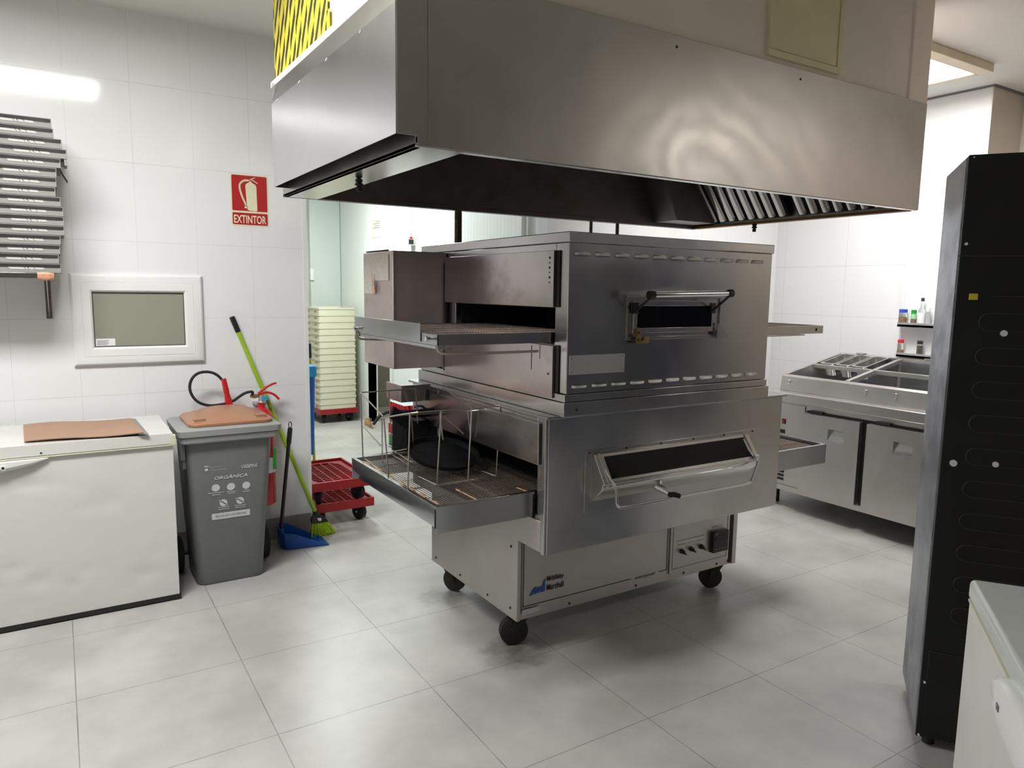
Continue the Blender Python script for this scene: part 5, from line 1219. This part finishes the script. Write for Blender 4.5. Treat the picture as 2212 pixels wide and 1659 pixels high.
# sloping well frame
SX0, SX1 = 4.63, 5.30
def TZ(x): return 0.975+(x-SX0)*0.200
q = MB()
q.prism([(SX0-0.03, 0.857), (SX0-0.012, TZ(SX0)-0.012), (SX0+0.004, TZ(SX0)), (SX0+0.02, TZ(SX0)), (SX0+0.02, 0.857)], 'y', T0, T1-0.09)
q.prism([(SX1, 0.857), (SX1, TZ(SX1)), (SX1+0.05, TZ(SX1)+0.004), (SX1+0.05, 0.857)], 'y', T0, T1-0.09)
for (a_, b_) in ((T1-0.115, T1-0.09), (2.985, 3.015), (T0, T0+0.025)):
    q.hull8([(SX0+0.02, a_, 0.857 if a_ != 2.985 else TZ(SX0)-0.03), (SX1, a_, 0.857 if a_ != 2.985 else TZ(SX1)-0.03), (SX1, b_, 0.857 if a_ != 2.985 else TZ(SX1)-0.03), (SX0+0.02, b_, 0.857 if a_ != 2.985 else TZ(SX0)-0.03), (SX0+0.02, a_, TZ(SX0+0.02)), (SX1, a_, TZ(SX1)), (SX1, b_, TZ(SX1)), (SX0+0.02, b_, TZ(SX0+0.02))])
xm = 4.96
q.hull8([(xm-0.012, T0+0.02, TZ(xm)-0.03), (xm+0.012, T0+0.02, TZ(xm)-0.03), (xm+0.012, T1-0.115, TZ(xm)-0.03), (xm-0.012, T1-0.115, TZ(xm)-0.03), (xm-0.012, T0+0.02, TZ(xm)), (xm+0.012, T0+0.02, TZ(xm)+0.002), (xm+0.012, T1-0.115, TZ(xm)+0.002), (xm-0.012, T1-0.115, TZ(xm))])
build('well_frame', q, M['table'], pt, 0.002)
q = MB(); q.box(SX0+0.02, SX1, T0+0.025, 2.985, 0.8565, 0.862); q.box(SX0+0.02, SX1, 3.015, T1-0.115, 0.8565, 0.862); q.box(SX1-0.012, SX1, T0+0.025, 2.985, 0.862, TZ(SX1)-0.02); q.box(SX1-0.012, SX1, 3.015, T1-0.115, 0.862, TZ(SX1)-0.02)
build('well_lining', q, M['tray'], pt)
q = MB()
for yy in (3.33, 2.80, 2.45): q.box(SX1+0.0, SX1+0.05, yy-0.03, yy+0.03, TZ(SX1)+0.002, TZ(SX1)+0.016)
for yy, zz in ((3.44, 0.93), (2.83, 0.93), (2.62, 0.93)): q.cyl((SX0-0.032, yy, zz), (SX0-0.012, yy, zz), 0.010, n=12); q.cyl((SX0-0.034, yy, 0.905), (SX0-0.02, yy, 0.905), 0.006, n=10)
build('lid_clip', q, M['pan'], pt, 0.002)
pan0 = None
for k, (yy, lab) in enumerate(((3.392, 'small steel food pan in the prep table, farthest left of three'), (3.262, 'middle small steel food pan of the three in the prep table'), (3.132, 'small steel food pan in the prep table, right one of three'))):
    loc = (5.135, yy, TZ(5.135)+0.003)
    if pan0 is None:
        t = thing('food_pan', lab, 'pan', loc, group='small food pans hanging in the prep table wells')
        t.rotation_euler = (0, -math.atan(0.2), 0)
        q = MB(); a, b_ = 0.160, 0.060
        q.loft([rrect(-a, a, -b_, b_, 0.012, 0.0, 3), rrect(-a, a, -b_, b_, 0.012, 0.003, 3), rrect(-a+0.016, a-0.016, -b_+0.010, b_-0.010, 0.028, 0.003, 3), rrect(-a+0.022, a-0.022, -b_+0.014, b_-0.014, 0.026, -0.02, 3), rrect(-a+0.035, a-0.035, -b_+0.020, b_-0.020, 0.022, -0.098, 3),
                rrect(-a+0.033, a-0.033, -b_+0.018, b_-0.018, 0.024, -0.100, 3), rrect(-a+0.018, a-0.018, -b_+0.012, b_-0.012, 0.03, -0.002, 3), rrect(-a, a, -b_, b_, 0.012, -0.001, 3)], False, False)
        q.face(rrect(-a+0.034, a-0.034, -b_+0.019, b_-0.019, 0.022, -0.099, 3))
        build('pan_body', q, M['pan'], t, local=True); pan0 = t
    else: dup(pan0, loc, None, lab).rotation_euler = (0, -math.atan(0.2), 0)

# ================================================================ spice shelf on the pillar
xs = 5.41
q = MB(); q.box(5.36, 5.459, 2.64, 3.085, 1.343, 1.361); q.box(5.36, 5.365, 2.64, 3.085, 1.343, 1.375)
sl1 = build('spice_shelf', q, M['zinc'], None, 0.001, origin=(5.4, 2.86, 1.343)); tag(sl1, 'upper small steel shelf with spice jars on the pillar beside the prep table', 'shelf', 'spice shelves on the pillar')
q = MB(); q.box(5.36, 5.459, 2.64, 3.075, 1.117, 1.135); q.box(5.36, 5.365, 2.64, 3.075, 1.117, 1.149)
tag(build('spice_shelf', q, M['zinc'], None, 0.001, origin=(5.4, 2.86, 1.117)), 'lower small steel shelf just above the prep table on the pillar', 'shelf', 'spice shelves on the pillar')
def jar(u, zf, r, h, body, cap, lab, caph=0.022, fill=0.5, label=None, neck=False):
    y = on(u, 690, x=xs).y; t = thing('spice_jar' if not neck else 'bottle', lab, 'jar' if not neck else 'bottle', (xs, y, zf))
    q = MB()
    if neck: q.lathe([(r*0.92, 0.0), (r, 0.004), (r, h*0.55), (r*0.45, h*0.72), (r*0.38, h)], (xs, y, zf), 20)
    else: q.lathe([(r*0.92, 0.0), (r, 0.004), (r, h*0.9), (r*0.82, h)], (xs, y, zf), 20)
    build('glass', q, M['clear'], t)
    q = MB(); q.lathe([(r*0.90, 0.003), (r*0.93, 0.005), (r*0.93, h*fill), (r*0.80, h*fill+0.003)], (xs, y, zf), 20); build('contents', q, body, t)
    q = MB(); rc = r*(0.42 if neck else 0.98); q.lathe([(rc, h-0.002), (rc, h+caph), (rc*0.9, h+caph+0.002)], (xs, y, zf), 18); build('cap', q, cap, t)
    if label is not None:
        q = MB(); q.lathe([(r*1.005, h*label[1]), (r*1.01, h*label[1]+0.001), (r*1.01, h*label[2]), (r*1.005, h*label[2]+0.001)], (xs, y, zf), 20); build('label', q, label[0], t)
    return t
zu, zl = 1.3615, 1.1355
jar(1950, zu, 0.030, 0.088, M['spice'], M['cap_blue'], 'spice jar with a blue cap on the upper small shelf', fill=0.55)
jar(1973, zu, 0.019, 0.085, M['spice'], M['cap_green'], 'narrow spice jar with a green cap on the upper small shelf', fill=0.45, label=(M['label_green'], 0.55, 0.9))
jar(1990, zu, 0.027, 0.175, M['oil'], M['ink'], 'clear glass sauce bottle with a black cap on the upper small shelf', fill=0.08, neck=True, label=(M['label'], 0.06, 0.50))
jar(2004, zu, 0.017, 0.105, M['pvc'], M['pvc'], 'white cylindrical pot right of the glass bottle on the upper small shelf', fill=0.97)
jar(1950, zl, 0.022, 0.085, M['spice'], M['cap_red'], 'spice jar with a red cap on the lower small shelf', fill=0.35)
jar(1992, zl, 0.020, 0.085, M['pepper'], M['ink'], 'pepper grinder jar with a black cap on the lower small shelf', fill=0.8)

# ================================================================ black-backed fridge
A = Vector((2.472, 1.239, 0)); Bp = Vector((2.830, 1.489, 0)); ax = (A-Bp).normalized(); fx = Vector((-ax.y, ax.x, 0))     # ax: depth towards the viewer, fx: along the back panel to the right
if fx.x < 0: fx = -fx
rot = math.atan2(fx.y, fx.x); FW, FD, FH = 0.62, (A-Bp).length, 2.02
fr = thing('display_fridge', 'tall fridge turned back to the room, black back with embossed coils and scuffed silver side', 'fridge', tuple(A), rot)
# local axes: x along the back panel, y into the fridge (away from the viewer), z up
M['fridgeside'] = steel('scuffed_silver_side', (0.46, 0.49, 0.55), 0.36, (1.5, 1.5, 8), 0.30, 0.8, ((0.08, 0.09, 0.15), 0.44, 0.85))
q = MB(); q.box(0.0, FW, 0.010, FD, 0.05, FH); build('cabinet', q, M['fridgeside'], fr, 0.012, 3, local=True)
q = MB(); q.box(0.003, FW, 0.0, 0.012, 0.04, FH-0.002); bkp = build('back_panel', q, M['fridge_black'], fr, 0.002, local=True)
q = MB(); z = 0.42
pts = []
k = 0
while z < 1.62:
    pts += ([(0.10, -0.001, z), (0.55, -0.001, z)] if k % 2 == 0 else [(0.55, -0.001, z), (0.10, -0.001, z)]); z += 0.055; k += 1
# serpentine with rounded returns
full = []
for i in range(0, len(pts), 2):
    a_, b_ = Vector(pts[i]), Vector(pts[i+1]); full += [a_, b_]
    if i+2 < len(pts):
        s_ = 1 if b_.x > 0.3 else -1
        for t_ in (-60, -30, 0, 30, 60): full.append(Vector((b_.x + s_*0.0275*math.cos(R(t_)), -0.001, b_.z+0.0275+0.0275*math.sin(R(t_)))))
q.tube(full, 0.0022, 6); build('condenser_coil', q, M['fridge_coil'], fr, local=True)
q = MB(); q.box(0.0, FW, -0.003, 0.0, 1.70, 1.704); build('panel_seam', q, M['fridge_coil'], fr, local=True)
q = MB(); q.box(0.02, FW-0.02, -0.004, 0.0, 0.06, 0.36); build('lower_cover', q, M['fridge_black'], fr, 0.002, local=True)
def onf(u, v):    # point of the back plane (world) to fridge-local
    n_ = Vector((-math.sin(rot), math.cos(rot), 0)); d = on(u, v, z=EYE-1.0) if False else None
    dv = fwd + rgt*((u-1106)/F_PX) - upv*((v-829.5)/F_PX); o = Vector((0, 0, EYE)); t = (A-o).dot(n_)/dv.dot(n_); p = o+dv*t-A
    return p.dot(Vector((math.cos(rot), math.sin(rot), 0))), p.z
q = MB()
for (u, v, r_) in ((2168, 720, 0.010), (2059, 1000, 0.011), (2150, 1003, 0.009), (2087, 527, 0.0045), (1997, 1473, 0.0035), (1984, 1586, 0.0035), (2104, 340, 0.002)):
    x_, z_ = onf(u, v); q.cyl((x_, -0.006, z_), (x_, 0.0, z_), r_, n=16)
build('fixing_cap', q, M['label'], fr, local=True)
x_, z_ = onf(2102, 641); q = MB(); q.box(x_-0.012, x_+0.012, -0.010, 0.0, z_-0.010, z_+0.010); build('cable_clip', q, M['yellow'], fr, 0.001, local=True)
for (x_, y_) in ((0.05, 0.05), (FW-0.05, 0.05), (0.05, FD-0.05), (FW-0.05, FD-0.05)):
    q = MB(); q.cyl((x_, y_, 0), (x_, y_, 0.055), 0.02, n=12); build('foot', q, M['black'], fr, local=True)

# ================================================================ right chest freezer, close to the camera
C0 = on(2094, 1247.5, z=0.86); e1 = Vector((-0.818, -0.575, 0)); rotf = math.atan2(-e1.y, -e1.x)     # local -x runs along e1
f2 = thing('chest_freezer', 'white chest freezer in the near right corner with a pale grey lid and white handle', 'freezer', (C0.x, C0.y, 0), rotf)
# local x along -e1 (away), local y to the left normal; body spans x -1.15..0, y -0.62..0
q = MB(); q.box(-1.15, -0.004, -0.62, -0.004, 0.03, 0.80); build('body', q, M['white_enamel'], f2, 0.006, 3, local=True)
q = MB(); q.box(-1.15, 0.0, -0.62, 0.0, 0.806, 0.86); build('lid', q, M['lidgrey'], f2, 0.014, 4, local=True)
q = MB(); q.box(-1.15, -0.002, -0.62, -0.002, 0.800, 0.8055); build('gasket', q, M['gasket'], f2, 0.0, local=True)
q = MB(); q.box(-1.12, -0.03, -0.60, -0.03, 0.0, 0.03); build('plinth', q, M['black'], f2, local=True)
nl = Vector((-math.sin(rotf), math.cos(rotf), 0)); xl = Vector((math.cos(rotf), math.sin(rotf), 0))
def onz(u, v):
    dv = fwd + rgt*((u-1106)/F_PX) - upv*((v-829.5)/F_PX); o = Vector((0, 0, EYE)); t = (C0-o).dot(nl)/dv.dot(nl); p = o+dv*t-C0
    return p.dot(xl), p.z + C0.z
hx, hz = onz(2196, 1532); hx0, hz0 = onz(2165, 1535)
hw = abs(hx-hx0)*1.05
q = MB(); secs = []
for sc_, dy_ in ((1.0, 0.0), (1.0, 0.018), (0.9, 0.028), (0.6, 0.031)):
    secs.append([(hx-hw*0.8+hw*1.8*sc_*math.cos(2*math.pi*i/28), dy_, hz+0.052*sc_*math.sin(2*math.pi*i/28)) for i in range(28)])
q.loft(secs); build('handle', q, M['pvc'], f2, 0.0, local=True)
q = MB(); q.box(hx-0.012, hx+0.004, 0.030, 0.033, hz-0.008, hz+0.004); build('lock', q, M['ink_grey'], f2, local=True)
